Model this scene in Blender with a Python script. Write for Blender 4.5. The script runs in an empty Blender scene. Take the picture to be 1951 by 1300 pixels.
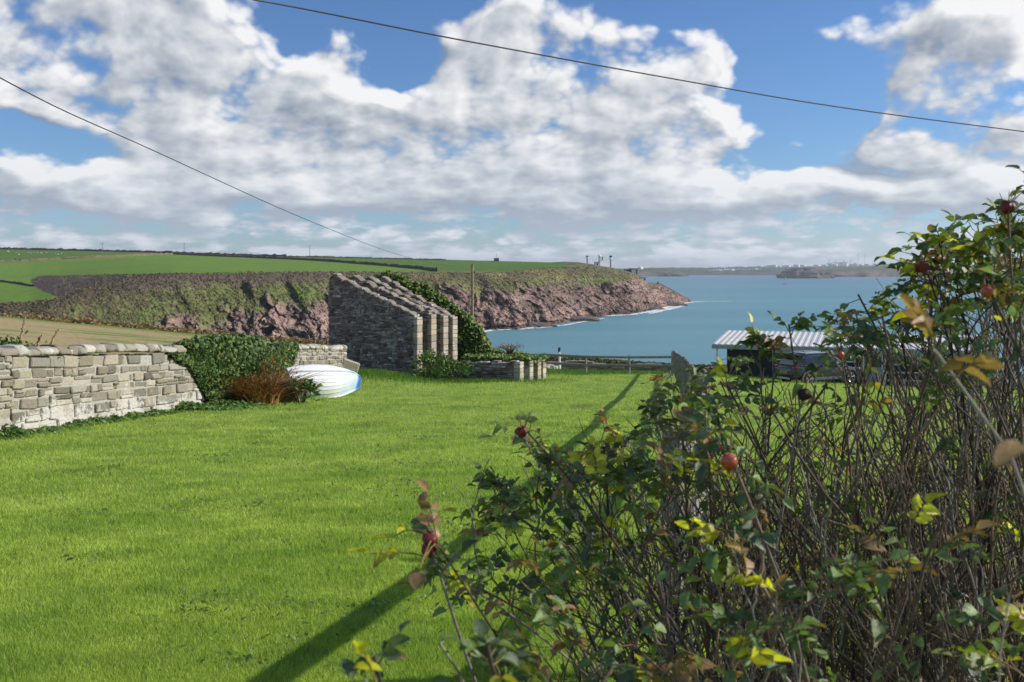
import bpy, bmesh, math, random
import numpy as np
from mathutils import Vector, Matrix
random.seed(7); RNG = np.random.default_rng(11)
SC = bpy.context.scene
# ------------------------------------------------------------------ camera
F = 1897.0; CX = 975.5; HY = 512.0; CAMZ = 25.0      # focal length in photo pixels, horizon row, eye height over the sea
cam = bpy.data.cameras.new('camera'); cam.sensor_width = 36; cam.lens = 36*F/1951
cam.shift_y = (HY-650)/1951; cam.clip_start = .05; cam.clip_end = 60000
cam.dof.use_dof = True; cam.dof.focus_distance = 7.0; cam.dof.aperture_fstop = 10
camo = bpy.data.objects.new('camera', cam); SC.collection.objects.link(camo)
camo.location = (0, 0, CAMZ); camo.rotation_euler = (math.radians(90), 0, 0); SC.camera = camo
SC.view_settings.view_transform = 'Standard'; SC.view_settings.look = 'None'
SC.view_settings.gamma = 1; SC.view_settings.exposure = 0.35
# ------------------------------------------------------------------ light
SUN_AZ = math.radians(83); SUN_EL = math.radians(27)   # azimuth clockwise from +Y
SD = Vector((math.sin(SUN_AZ)*math.cos(SUN_EL), math.cos(SUN_AZ)*math.cos(SUN_EL), math.sin(SUN_EL)))
sl = bpy.data.lights.new('sun', 'SUN'); sl.energy = 4.2; sl.angle = math.radians(.53); sl.color = (1, .93, .82)
so = bpy.data.objects.new('sun', sl); SC.collection.objects.link(so)
so.rotation_euler = SD.to_track_quat('Z', 'Y').to_euler(); so.location = (60, 10, 60)

class NT:
    """small helper to write node trees"""
    def __init__(s, nt): s.nt = nt; s.n = nt.nodes; s.l = nt.links
    def add(s, t, **k):
        n = s.n.new(t)
        for a, b in k.items(): setattr(n, a, b)
        return n
    def put(s, sock, v):
        if v is None: return
        if hasattr(v, 'is_linked') or isinstance(v, bpy.types.NodeSocket): s.l.new(v, sock)
        else: sock.default_value = v
    def m(s, op, a, b=None, c=None, clamp=False):
        n = s.add('ShaderNodeMath', operation=op, use_clamp=clamp)
        for i, v in enumerate((a, b, c)): s.put(n.inputs[i], v)
        return n.outputs[0]
    def vm(s, op, a, b=None, out=0):
        n = s.add('ShaderNodeVectorMath', operation=op)
        s.put(n.inputs[0], a); s.put(n.inputs[1], b)
        return n.outputs[out]
    def mr(s, v, a, b, c=0, d=1, smooth=True):
        n = s.add('ShaderNodeMapRange', interpolation_type='SMOOTHSTEP' if smooth else 'LINEAR')
        s.put(n.inputs[0], v)
        for i, x in enumerate((a, b, c, d)): s.put(n.inputs[i+1], x)
        return n.outputs[0]
    def mix(s, f, a, b, bt='MIX'):
        n = s.add('ShaderNodeMix', data_type='RGBA', blend_type=bt)
        s.put(n.inputs[0], f)
        for i, v in ((6, a), (7, b)):
            s.put(n.inputs[i], (*v, 1) if isinstance(v, tuple) and len(v) == 3 else v)
        return n.outputs[2]
    def noise(s, vec, scale, detail=4, rough=.5, dim='3D', dist=0, col=False):
        n = s.add('ShaderNodeTexNoise', noise_dimensions=dim)
        s.put(n.inputs['Vector'], vec); s.put(n.inputs['Scale'], scale); s.put(n.inputs['Detail'], detail)
        s.put(n.inputs['Roughness'], rough); s.put(n.inputs['Distortion'], dist)
        return n.outputs[1 if col else 0]
    def xyz(s, x, y, z):
        n = s.add('ShaderNodeCombineXYZ')
        for i, v in enumerate((x, y, z)): s.put(n.inputs[i], v)
        return n.outputs[0]
    def sep(s, v):
        n = s.add('ShaderNodeSeparateXYZ'); s.put(n.inputs[0], v); return n.outputs

# ------------------------------------------------------------------ sky: Nishita daylight plus cumulus clouds
wd = bpy.data.worlds.new('World'); SC.world = wd; wd.use_nodes = True
w = NT(wd.node_tree); w.n.clear()
sky = w.add('ShaderNodeTexSky', sky_type='NISHITA', sun_disc=False, sun_elevation=SUN_EL, sun_rotation=SUN_AZ,
            altitude=20, air_density=1.0, dust_density=.1, ozone_density=5)
bg = w.add('ShaderNodeBackground'); bg.inputs[1].default_value = .085
w.l.new(w.mix(1.0, sky.outputs[0], (.76, .90, 1.10), 'MULTIPLY'), bg.inputs[0])
# clouds: (px, py, rx, ry, weight) of each cloud mass, turned into azimuth and elevation
BL = [(90,60,330,130,1.35),(330,150,200,110,1.1),(330,30,130,90,1.0),(520,165,70,50,1.0),(470,230,160,60,.8),(655,55,85,85,.62),(70,160,200,70,.6),
      (1010,95,110,95,1.0),(960,40,60,50,.7),(1275,80,110,60,1.0),(1120,150,190,110,1.2),(900,210,150,80,1.0),(1230,220,110,90,.9),(1380,125,60,35,.8),
      (745,212,36,32,1.0),(660,235,80,50,.7),(1395,245,58,34,1.0),(840,290,190,50,.8),(1090,290,220,60,.9),
      (1560,45,60,60,.5),(1850,35,150,60,1.25),(1640,90,45,30,.3),(1930,130,60,50,.7),
      (1820,175,130,60,1.1),(1690,265,100,60,1.0),(1880,250,120,55,1.1),(1505,270,36,22,.8),(1620,155,50,20,.35),
      (20,320,70,50,.9),(165,345,45,40,.9),(290,340,100,55,1.0),(500,345,120,50,.9),(700,350,160,50,.9),(1200,360,230,50,.8),(1040,370,120,50,.6),(1480,370,170,36,.8),(1800,350,130,32,.9),
      (530,70,55,75,-.9),(780,90,45,100,-.55),(30,240,60,24,-.9),(150,290,110,26,-.7),(620,165,60,30,-.3),(1540,190,110,70,-.9),(1330,160,50,28,-.4),(1600,320,170,16,-.5),(1140,335,45,28,-.4),(1480,15,170,40,-.5)]
gr = bpy.data.node_groups.new('cloud_density', 'ShaderNodeTree')
gr.interface.new_socket('P', in_out='INPUT', socket_type='NodeSocketVector')
gr.interface.new_socket('detail', in_out='INPUT', socket_type='NodeSocketFloat')
gr.interface.new_socket('D', in_out='OUTPUT', socket_type='NodeSocketFloat')
gr.interface.new_socket('B', in_out='OUTPUT', socket_type='NodeSocketFloat')
g = NT(gr); gi = g.add('NodeGroupInput'); go = g.add('NodeGroupOutput'); P = gi.outputs[0]
az, el, _ = g.sep(P)
elp = g.m('MAXIMUM', el, 0.0)
q = g.xyz(az, g.m('MULTIPLY', g.m('LOGARITHM', g.m('ADD', elp, .06), math.e), .33), 0.37)
gi2 = gi.outputs[1]
wob = g.noise(q, 7, 2, .5, dim='2D', col=True)
q2 = g.vm('ADD', q, g.vm('MULTIPLY', g.vm('SUBTRACT', wob, (.5, .5, .5)), (.02, .02, 0)))
n1 = g.noise(q2, 8.5, gi2, .52, dim='2D')
nlow = g.noise(g.vm('MULTIPLY', q2, (1.0, .8, 1)), 21, 6, .55, dim='2D')
kl = g.mr(el, .06, .14, 1, 0, smooth=False)
n1 = g.m('ADD', g.m('MULTIPLY', n1, g.m('SUBTRACT', 1.0, g.m('MULTIPLY', kl, .75))), g.m('MULTIPLY', nlow, g.m('MULTIPLY', kl, .75)))
vo = g.add('ShaderNodeTexVoronoi', feature='F1', voronoi_dimensions='2D'); g.put(vo.inputs['Vector'], q2)
vo.inputs['Scale'].default_value = 26; vo.inputs['Detail'].default_value = 2; vo.inputs['Roughness'].default_value = .55
puff = g.m('SUBTRACT', .45, vo.outputs['Distance'])
tot = None
Pw = g.vm('ADD', P, g.vm('MULTIPLY', g.vm('SUBTRACT', wob, (.5, .5, .5)), (.09, .05, 0)))
for px, py, rx, ry, wt in BL:
    a = math.atan((px-CX)/F); c = (a, (HY-py)/F*math.cos(a), 0)
    dv = g.vm('MULTIPLY', g.vm('SUBTRACT', Pw, c), (F/rx, F/ry, 0))
    e_ = g.m('EXPONENT', g.m('MULTIPLY', g.vm('DOT_PRODUCT', dv, dv, out=1), -.8))
    tot = g.m('MULTIPLY_ADD', e_, wt, tot if tot is not None else 0.0)
# scattered clouds outside the photographed part of the sky
outside = g.m('MAXIMUM', g.mr(g.m('ABSOLUTE', az), .55, .75), g.mr(el, .30, .42))
tot = g.m('MULTIPLY_ADD', outside, g.m('MULTIPLY', g.mr(g.noise(q, 3.2, 2, .5), .45, .6), .9), tot)
low = g.mr(el, .02, .12, .80, 0, smooth=False)
base = g.m('ADD', g.m('MINIMUM', tot, 1.02), g.m('ADD', low, -.33))
d = g.m('MULTIPLY_ADD', g.m('SUBTRACT', n1, .5), 1.7, base)
d = g.m('MULTIPLY_ADD', puff, .42, d)
g.l.new(d, go.inputs[0]); g.l.new(g.m('MINIMUM', tot, 1.02), go.inputs[1])
tc = w.add('ShaderNodeTexCoord')
dx, dy, dz = w.sep(tc.outputs['Generated'])
azw = w.m('ARCTAN2', dx, dy)
hl = w.m('SQRT', w.m('ADD', w.m('MULTIPLY', dx, dx), w.m('MULTIPLY', dy, dy)))
elw = w.m('DIVIDE', dz, w.m('MAXIMUM', hl, .05))
def dens(oa, oe, det):
    gn = w.add('ShaderNodeGroup'); gn.node_tree = gr
    w.put(gn.inputs[0], w.xyz(w.m('ADD', azw, oa), w.m('ADD', elw, oe), 0.0)); gn.inputs[1].default_value = det; return gn.outputs
D0 = dens(0, 0, 8); D1 = dens(.013, .012, 5)
alpha = w.mr(D0[0], .08, .50)
lit = w.m('ADD', w.m('MULTIPLY', w.m('SUBTRACT', D0[0], D1[0]), .72), w.m('MULTIPLY', w.m('SUBTRACT', D0[1], D1[1]), .7))
thick = w.mr(D0[0], .5, 1.4)
broad = w.mr(w.noise(w.xyz(azw, w.m('MULTIPLY', elw, 1.8), 5.0), 7, 3, .5), .36, .64, -.13, .13)
sh = w.m('ADD', w.m('SUBTRACT', w.m('ADD', .62, lit), w.m('MULTIPLY', thick, .20)), broad, clamp=True)
ccol = w.add('ShaderNodeValToRGB'); w.put(ccol.inputs[0], sh)
cr = ccol.color_ramp; cr.elements[0].position = .12; cr.elements[0].color = (.24, .29, .38, 1)
cr.elements[1].position = .95; cr.elements[1].color = (.92, .92, .93, 1)
e = cr.elements.new(.5); e.color = (.49, .53, .59, 1)
hz = w.mr(elw, .0, .13, .6, 0, smooth=False)
ccol2 = w.mix(hz, ccol.outputs[0], (.66, .74, .83))
em = w.add('ShaderNodeBackground'); em.inputs[1].default_value = .80
w.l.new(ccol2, em.inputs[0])
mx = w.add('ShaderNodeMixShader'); w.put(mx.inputs[0], w.m('MULTIPLY', alpha, w.mr(elw, -.01, .004)))
w.l.new(bg.outputs[0], mx.inputs[1]); w.l.new(em.outputs[0], mx.inputs[2])
wo = w.add('ShaderNodeOutputWorld'); w.l.new(mx.outputs[0], wo.inputs[0])
wd.cycles.sampling_method = 'MANUAL'; wd.cycles.sample_map_resolution = 512

# ------------------------------------------------------------------ helpers
def Wp(px, py, Y): return Vector(((px-CX)/F*Y, Y, CAMZ-(py-HY)/F*Y))
def tag(o, label=None, cat=None, group=None, kind=None):
    if label: o['label'] = label
    if cat: o['category'] = cat
    if group: o['group'] = group
    if kind: o['kind'] = kind
    return o
def empty(name, loc=(0, 0, 0), rz=0, **k):
    o = bpy.data.objects.new(name, None); SC.collection.objects.link(o); o.location = loc; o.rotation_euler[2] = rz
    o.empty_display_size = .2
    return tag(o, **k)
def link(name, me, mat=None, parent=None, **k):
    o = bpy.data.objects.new(name, me); SC.collection.objects.link(o)
    if mat: me.materials.append(mat)
    if parent: o.parent = parent
    return tag(o, **k)
def npmesh(name, V, faces, col=None, smooth=False):
    """V (n,3); faces = (loops, sizes) arrays; col (n,3) point colours"""
    me = bpy.data.meshes.new(name); V = np.asarray(V, np.float32)
    loops, sizes = faces; loops = np.asarray(loops, np.int32); sizes = np.asarray(sizes, np.int32)
    me.vertices.add(len(V)); me.vertices.foreach_set('co', V.ravel())
    me.loops.add(len(loops)); me.loops.foreach_set('vertex_index', loops)
    me.polygons.add(len(sizes)); st = np.concatenate(([0], np.cumsum(sizes)[:-1])).astype(np.int32)
    me.polygons.foreach_set('loop_start', st); me.polygons.foreach_set('loop_total', sizes)
    if smooth: me.polygons.foreach_set('use_smooth', np.ones(len(sizes), bool))
    me.update(calc_edges=True)
    if col is not None:
        a = me.color_attributes.new('col', 'FLOAT_COLOR', 'POINT')
        c = np.ones((len(V), 4), np.float32); c[:, :3] = col; a.data.foreach_set('color', c.ravel())
    me.validate(); return me
def gridfaces(nr, nc, wrap=False):
    i, j = np.meshgrid(np.arange(nr-1), np.arange(nc if wrap else nc-1), indexing='ij')
    a = i*nc+j; b = i*nc+(j+1) % nc; c = (i+1)*nc+(j+1) % nc; d_ = (i+1)*nc+j
    L = np.stack([a, b, c, d_], -1).reshape(-1); return L, np.full(len(L)//4, 4)
def instmesh(name, TV, TF, pos, bas, scl, col=None, smooth=False):
    """copy the template (TV verts, TF face lists) to each pos with basis (N,3,3 rows = local axes) and scale (N,3)"""
    TV = np.asarray(TV, float); N = len(pos); nv = len(TV)
    loc = TV[None]*np.asarray(scl)[:, None, :]
    V = np.einsum('nvk,nkj->nvj', loc, bas)+np.asarray(pos)[:, None, :]
    fl = np.concatenate([np.array(f) for f in TF]); fs = np.array([len(f) for f in TF])
    L = (fl[None]+(np.arange(N)*nv)[:, None]).ravel(); S = np.tile(fs, N)
    c = None
    if col is not None:
        col = np.asarray(col); c = np.repeat(col, nv, 0) if col.ndim == 2 else col.reshape(-1, 3)
    return npmesh(name, V.reshape(-1, 3), (L, S), c, smooth)
def rand_bas(N, up=None, spread=1.0, rng=RNG):
    """bases whose third axis (leaf normal) scatters round up"""
    n = rng.normal(size=(N, 3))*spread
    if up is not None: n = n+np.asarray(up)
    n /= np.linalg.norm(n, axis=1)[:, None]+1e-9
    t = rng.normal(size=(N, 3)); t -= (t*n).sum(1)[:, None]*n; t /= np.linalg.norm(t, axis=1)[:, None]+1e-9
    return np.stack([t, np.cross(n, t), n], 1)
# numpy gradient noise
_perm = np.random.default_rng(3).permutation(256); _perm = np.concatenate([_perm, _perm])
_g3 = np.random.default_rng(4).normal(size=(256, 3)); _g3 /= np.linalg.norm(_g3, axis=1)[:, None]
def perlin(P):
    P = np.asarray(P, float); I = np.floor(P).astype(int); f = P-I; I &= 255
    u = f*f*f*(f*(f*6-15)+10); r = 0
    for dx_ in (0, 1):
        for dy_ in (0, 1):
            for dz_ in (0, 1):
                h = _perm[(_perm[(_perm[(I[..., 0]+dx_) & 255]+I[..., 1]+dy_) & 255]+I[..., 2]+dz_) & 255]
                gg = _g3[h]; dd = gg[..., 0]*(f[..., 0]-dx_)+gg[..., 1]*(f[..., 1]-dy_)+gg[..., 2]*(f[..., 2]-dz_)
                wgt = (u[..., 0] if dx_ else 1-u[..., 0])*(u[..., 1] if dy_ else 1-u[..., 1])*(u[..., 2] if dz_ else 1-u[..., 2])
                r = r+wgt*dd
    return r*1.5
def fbm(P, o=4, g_=.5, ridge=False):
    P = np.asarray(P, float); r = 0; a = 1; s = 0
    for k in range(o):
        n = perlin(P+k*17.3)
        if ridge: n = 1-2*np.abs(n)
        r = r+a*n; s += a; a *= g_; P = P*2.03
    return r/s
def sstep(x, a, b):
    t = np.clip((x-a)/(b-a), 0, 1); return t*t*(3-2*t)
class MB:
    """collects polygons into one mesh"""
    def __init__(s): s.v = []; s.f = []; s.c = []
    def addv(s, vs, fs, col=(1, 1, 1)):
        b = len(s.v); s.v += [tuple(v) for v in vs]; s.f += [[b+i for i in f] for f in fs]; s.c += [col]*len(vs)
    def box(s, c, size, rz=0, col=(1, 1, 1), ch=0, M=None, jit=0, rnd=random):
        hx, hy, hz_ = [x/2 for x in size]; vs = []
        if ch > 0:
            fs, idx = [], {}
            for sx in (-1, 1):
                for sy in (-1, 1):
                    for sz in (-1, 1):
                        for ax in range(3):
                            p = [sx*(hx-ch), sy*(hy-ch), sz*(hz_-ch)]
                            p[ax] = (sx*hx, sy*hy, sz*hz_)[ax]; idx[(sx, sy, sz, ax)] = len(vs); vs.append(p)
            q_ = lambda ax, s_: [idx[tuple([s_ if k == ax else (a, b)[[j for j in range(3) if j != ax].index(k)] for k in range(3)])+(ax,)] for a, b in ((-1, -1), (1, -1), (1, 1), (-1, 1))]
            for ax in range(3):
                for s_ in (-1, 1): fs.append(q_(ax, s_))
            for ax in range(3):
                o1, o2 = [k for k in range(3) if k != ax]
                for a in (-1, 1):
                    for b in (-1, 1):
                        e0 = [0]*3; e1 = [0]*3; e0[ax] = -1; e1[ax] = 1; e0[o1] = e1[o1] = a; e0[o2] = e1[o2] = b
                        fs.append([idx[tuple(e0)+(o1,)], idx[tuple(e1)+(o1,)], idx[tuple(e1)+(o2,)], idx[tuple(e0)+(o2,)]])
            for sx in (-1, 1):
                for sy in (-1, 1):
                    for sz in (-1, 1): fs.append([idx[(sx, sy, sz, k)] for k in range(3)])
        else:
            vs = [(x*hx, y*hy, z*hz_) for x in (-1, 1) for y in (-1, 1) for z in (-1, 1)]
            fs = [[0, 1, 3, 2], [4, 6, 7, 5], [0, 4, 5, 1], [2, 3, 7, 6], [0, 2, 6, 4], [1, 5, 7, 3]]
        if jit:
            cj = {}
            def jj(v):
                k_ = (v[0] > 0, v[1] > 0, v[2] > 0)
                if k_ not in cj: cj[k_] = (1+rnd.uniform(-jit, jit)*.6, 1+rnd.uniform(-jit, jit)*.2, 1+rnd.uniform(-jit, jit))
                return (v[0]*cj[k_][0], v[1]*cj[k_][1], v[2]*cj[k_][2])
            vs = [jj(v) for v in vs]
        R = Matrix.Rotation(rz, 4, 'Z') if M is None else M
        s.addv([R @ Vector(v)+Vector(c) for v in vs], fs, col)
    def tube(s, pts, rad, n=8, col=(1, 1, 1), cap=True):
        pts = [Vector(p) for p in pts]; rr = rad if hasattr(rad, '__len__') else [rad]*len(pts)
        vs = []; fs = []; prev = None
        for i, p in enumerate(pts):
            t = (pts[min(i+1, len(pts)-1)]-pts[max(i-1, 0)]).normalized()
            if prev is None: a = t.orthogonal().normalized()
            else: a = (prev-t*prev.dot(t)).normalized()
            prev = a; b = t.cross(a)
            for k in range(n):
                an = 2*math.pi*k/n; vs.append(p+(a*math.cos(an)+b*math.sin(an))*rr[i])
        for i in range(len(pts)-1):
            for k in range(n): fs.append([i*n+k, i*n+(k+1) % n, (i+1)*n+(k+1) % n, (i+1)*n+k])
        if cap: fs.append(list(range(n))[::-1]); fs.append([(len(pts)-1)*n+k for k in range(n)])
        s.addv(vs, fs, col)
    def build(s, name, mat=None, parent=None, smooth=False, **k):
        me = bpy.data.meshes.new(name); me.from_pydata(s.v, [], s.f)
        a = me.color_attributes.new('col', 'FLOAT_COLOR', 'POINT')
        a.data.foreach_set('color', np.array([(*c, 1) for c in s.c], np.float32).ravel())
        bm = bmesh.new(); bm.from_mesh(me); bmesh.ops.recalc_face_normals(bm, faces=bm.faces); bm.to_mesh(me); bm.free()
        if smooth: me.polygons.foreach_set('use_smooth', [True]*len(me.polygons))
        return link(name, me, mat, parent, **k)
def mat(name, base=(.5, .5, .5), rough=.8, spec=.3, metal=0, attr=False, var=None, bump=None, trans=0, build=None, coat=0):
    """principled material; attr multiplies by the 'col' attribute; var=(scale, amount) and bump=(scale, strength, distance) noises in object space"""
    m_ = bpy.data.materials.new(name); m_.use_nodes = True; n = NT(m_.node_tree); n.n.clear()
    out = n.add('ShaderNodeOutputMaterial'); p = n.add('ShaderNodeBsdfPrincipled')
    p.inputs['Roughness'].default_value = rough; p.inputs['Specular IOR Level'].default_value = spec; p.inputs['Metallic'].default_value = metal
    p.inputs['Coat Weight'].default_value = coat
    tcn = n.add('ShaderNodeTexCoord').outputs['Object']
    c = None
    if attr:
        at = n.add('ShaderNodeAttribute', attribute_name='col'); c = n.mix(1.0, at.outputs[0], tuple(base), 'MULTIPLY')
    else:
        c = n.mix(0.0, tuple(base), (0., 0., 0.))
    if var:
        v = n.mr(n.noise(tcn, var[0], 5, .6), .3, .7, 1-var[1], 1+var[1], smooth=False)
        c = n.mix(1.0, c, n.xyz(v, v, v), 'MULTIPLY')
    if build: c = build(n, p, tcn, c) or c
    n.put(p.inputs['Base Color'], c)
    if bump:
        b = n.add('ShaderNodeBump'); b.inputs['Strength'].default_value = bump[1]; b.inputs['Distance'].default_value = bump[2]
        n.put(b.inputs['Height'], n.noise(tcn, bump[0], 6, .6)); n.l.new(b.outputs[0], p.inputs['Normal'])
    if trans:
        t = n.add('ShaderNodeBsdfTranslucent'); n.put(t.inputs[0], n.mix(1.0, c, (1.0, 1.05, .45), 'MULTIPLY'))
        x = n.add('ShaderNodeMixShader'); x.inputs[0].default_value = trans
        n.l.new(p.outputs[0], x.inputs[1]); n.l.new(t.outputs[0], x.inputs[2]); n.l.new(x.outputs[0], out.inputs[0])
    else: n.l.new(p.outputs[0], out.inputs[0])
    return m_
# ================================================================== LAND
def lawn_z(x, y):
    x = np.asarray(x, float); y = np.asarray(y, float)
    z = CAMZ-1.65-.077*y-.045*np.clip(x-9, 0, 20)*sstep(y, 20, 50)
    z = z-.06*np.clip(y-61, 0, 60)
    P = np.stack([x*.16, y*.16, x*0+.5], -1)
    z = z+.10*fbm(P, 3)*sstep(y, 3, 14)+.020*fbm(P*9, 2)+.045*fbm(np.stack([x*.75, y*.9, x*0+8], -1), 3)*sstep(y, 2, 9)
    z = z+.42*np.exp(-((x+6.2)/2.2)**2-((y-43)/4.0)**2)          # low bank in front of the ruin
    z = z+.22*np.exp(-((x-1.5)/1.6)**2-((y-57)/3.0)**2)
    z = z-30*sstep(y, 98, 150)
    return z
def field_z(x, y):
    x = np.asarray(x, float); y = np.asarray(y, float)
    z = 21.44-.0816*x-.0617*y+.15*fbm(np.stack([x*.05, y*.05, x*0], -1), 3)
    z = np.minimum(z, 21.9+.02*np.abs(x))
    return z
def gz(x, y): return float(lawn_z(x, y))

# lawn sheet
def sheet(name, xs, ys, zf, m_, colf=None, **k):
    X, Y = np.meshgrid(xs, ys); Z = zf(X, Y)
    V = np.stack([X, Y, Z], -1).reshape(-1, 3)
    c = colf(V) if colf else None
    return link(name, npmesh(name, V, gridfaces(len(ys), len(xs)), c, True), m_, **k)
def lawn_tone(V):
    """grass colour patches and painted bump shade, shared by turf sheet and blades: 0 dark green .. 1 yellow green"""
    x, y = V[:, 0], V[:, 1]
    a = fbm(np.stack([x*.5, y*.6, x*0+3], -1), 4)
    b = fbm(np.stack([x*1.6, y*2.2, x*0+9], -1), 4)  # side-stretched noise, dark streaks painted in as the shade of small bumps
    t = .55+.55*a+.75*b
    return np.clip(t, 0, 1)
def lawn_col(V, gain=1.0):
    t = lawn_tone(V)[:, None]
    c = np.array([.170, .300, .050])*(1-t)+np.array([.46, .565, .125])*t
    wv = fbm(np.stack([V[:, 0]*.8, V[:, 1]*.55, V[:, 0]*0+21], -1), 3)
    worn = sstep(wv, .30, .5)[:, None]*.6
    c = c*(1-worn)+np.array([.22, .23, .08])*worn
    c = c*1.08
    return c*gain
def turf_nodes(n, p, tcn, c):
    v = n.mr(n.noise(tcn, 14, 4, .7), .3, .7, .68, 1.25, smooth=False)
    v2 = n.mr(n.noise(tcn, 60, 3, .7), .3, .7, .72, 1.22, smooth=False)
    return n.mix(1.0, n.mix(1.0, n.mix(1.0, c, (.66, .70, .66), 'MULTIPLY'), n.xyz(v, v, v), 'MULTIPLY'), n.xyz(v2, v2, v2), 'MULTIPLY')
M_turf = mat('turf', (1, 1, 1), .9, .1, attr=True, build=turf_nodes, bump=(25, .6, .05))
xs = np.concatenate([np.arange(-9.9, 16, .25), np.arange(16, 70, 1.0)])
ys = np.concatenate([np.arange(-14, 60, .25), np.arange(60, 150, 1.5)])
sheet('lawn', xs, ys, lawn_z, M_turf, lawn_col, kind='structure')

# stubble field beyond the wall
def field_col(V):
    x, y = V[:, 0], V[:, 1]
    s = fbm(np.stack([x*.12, y*.3, x*0+2], -1), 4); s2 = fbm(np.stack([x*.03, y*.03, x*0+5], -1), 3)
    g_ = sstep(s+s2*.8, .02, .35)[:, None]
    c = np.array([.38, .30, .16])*(1-g_)+np.array([.17, .24, .06])*g_
    edge = sstep(y+.30*x-10, 86, 96)[:, None]*.9
    return c*(1-edge)+np.array([.15, .23, .05])*edge
M_field = mat('stubble', (1, 1, 1), .95, .05, attr=True, var=(2.5, .3), bump=(4, .6, .15))
fx = np.arange(-190, -9.4, 1.0); fy = np.arange(-14, 136, 1.0)
X, Y = np.meshgrid(fx, fy)
lim = 124+np.clip(X+24, -1e9, 0)*-.26
Ys = -14+(Y+14)/150*(lim+14)
Zs = field_z(X, Ys)
V = np.stack([X, Ys, Zs], -1)
ridge_n = 6                                            # roll the far edge down into the valley
dropz = np.clip(Ys-(lim-5), 0, 99)
V[..., 2] -= .35*dropz**1.6
vr = V[-1:].copy(); vr[..., 1] += 30; vr[..., 2] -= 14
V = np.concatenate([V, vr], 0)
sk_ = V[:, -1:].copy(); sk_[..., 0] += .9; sk_[..., 2] -= 7; V = np.concatenate([V, sk_], 1)
link('field', npmesh('field', V.reshape(-1, 3), gridfaces(V.shape[0], V.shape[1]), field_col(V.reshape(-1, 3)), True), M_field, kind='structure')
# strip joining lawn sheet's seaward part and stubble field
xs2 = np.arange(-60, -9.4, 1.0); ys2 = np.arange(60, 150, 1.5)

# ---- sea
def sea_nodes(n, p, tcn, c):
    mp = n.add('ShaderNodeMapping'); mp.inputs['Scale'].default_value = (.0016, .010, 1); n.l.new(tcn, mp.inputs[0])
    st = n.mr(n.noise(mp.outputs[0], 1.0, 5, .55), .35, .68)
    mp3 = n.add('ShaderNodeMapping'); mp3.inputs['Scale'].default_value = (.02, .09, 1); n.l.new(tcn, mp3.inputs[0])
    st2 = n.mr(n.noise(mp3.outputs[0], 1.0, 4, .6), .35, .7)
    y = n.sep(tcn)[1]
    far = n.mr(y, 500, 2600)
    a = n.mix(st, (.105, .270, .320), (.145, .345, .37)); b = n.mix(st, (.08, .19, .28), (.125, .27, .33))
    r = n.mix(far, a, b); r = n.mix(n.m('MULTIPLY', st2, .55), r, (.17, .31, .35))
    mp2 = n.add('ShaderNodeMapping'); mp2.inputs['Scale'].default_value = (.35, .8, 1); n.l.new(tcn, mp2.inputs[0])
    h = n.noise(mp2.outputs[0], 1.0, 7, .65)
    bp = n.add('ShaderNodeBump'); bp.inputs['Strength'].default_value = .9; bp.inputs['Distance'].default_value = .55
    n.put(bp.inputs['Height'], h); n.l.new(bp.outputs[0], p.inputs['Normal'])
    return r
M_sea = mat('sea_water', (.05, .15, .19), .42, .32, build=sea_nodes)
mb = MB(); mb.addv([(-5000, -600, 0), (13000, -600, 0), (13000, 12500, 0), (-5000, 12500, 0)], [[0, 1, 2, 3]])
mb.build('sea', M_sea, kind='structure')

# ---- headland: rows along the slope, columns fanned along the coast
def cv(px, tab): return np.interp(px, [t[0] for t in tab], [t[1] for t in tab])
bY = [(-500,150),(0,150),(100,170),(180,225),(300,262),(450,300),(620,335),(850,385),(925,404),(985,409),(1060,447),(1130,510),(1200,539),(1250,608),(1300,715),(1322,760)]
bZ = [(-500,11),(0,11.5),(100,8),(180,2),(260,-1),(1322,-1)]
eY = [(-500,250),(0,255),(100,265),(200,285),(300,310),(450,345),(620,380),(850,432),(950,455),(1050,515),(1130,585),(1200,630),(1235,680),(1270,730),(1300,765),(1322,775)]
eP = [(-500,584),(0,579),(60,574),(120,562),(200,542),(260,531),(330,523),(450,521),(620,519),(740,520),(850,521),(950,521),(1000,516),(1050,511),(1090,510),(1130,509),(1170,514),(1200,521),(1222,531),(1235,540),(1256,541),(1280,552),(1300,564),(1322,577)]
sY = [(-500,900),(0,900),(300,900),(620,850),(850,800),(950,780),(1050,735),(1100,715),(1130,705),(1170,700),(1200,690),(1222,700),(1235,715),(1256,745),(1280,765),(1300,780),(1322,786)]
sP = [(-500,468),(0,474),(150,477),(300,481),(470,487),(620,489),(850,495),(950,497.5),(1000,499),(1050,500),(1075,498.5),(1100,499.5),(1130,504),(1165,510),(1185,514),(1200,519),(1222,529),(1235,538.5),(1256,539.5),(1280,551),(1300,563),(1322,576.5)]
COLS = np.concatenate([np.arange(-500, 0, 10), np.arange(0, 180, 3), np.arange(180, 1323, 1.6)])
NA, NB = 150, 70
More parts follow.
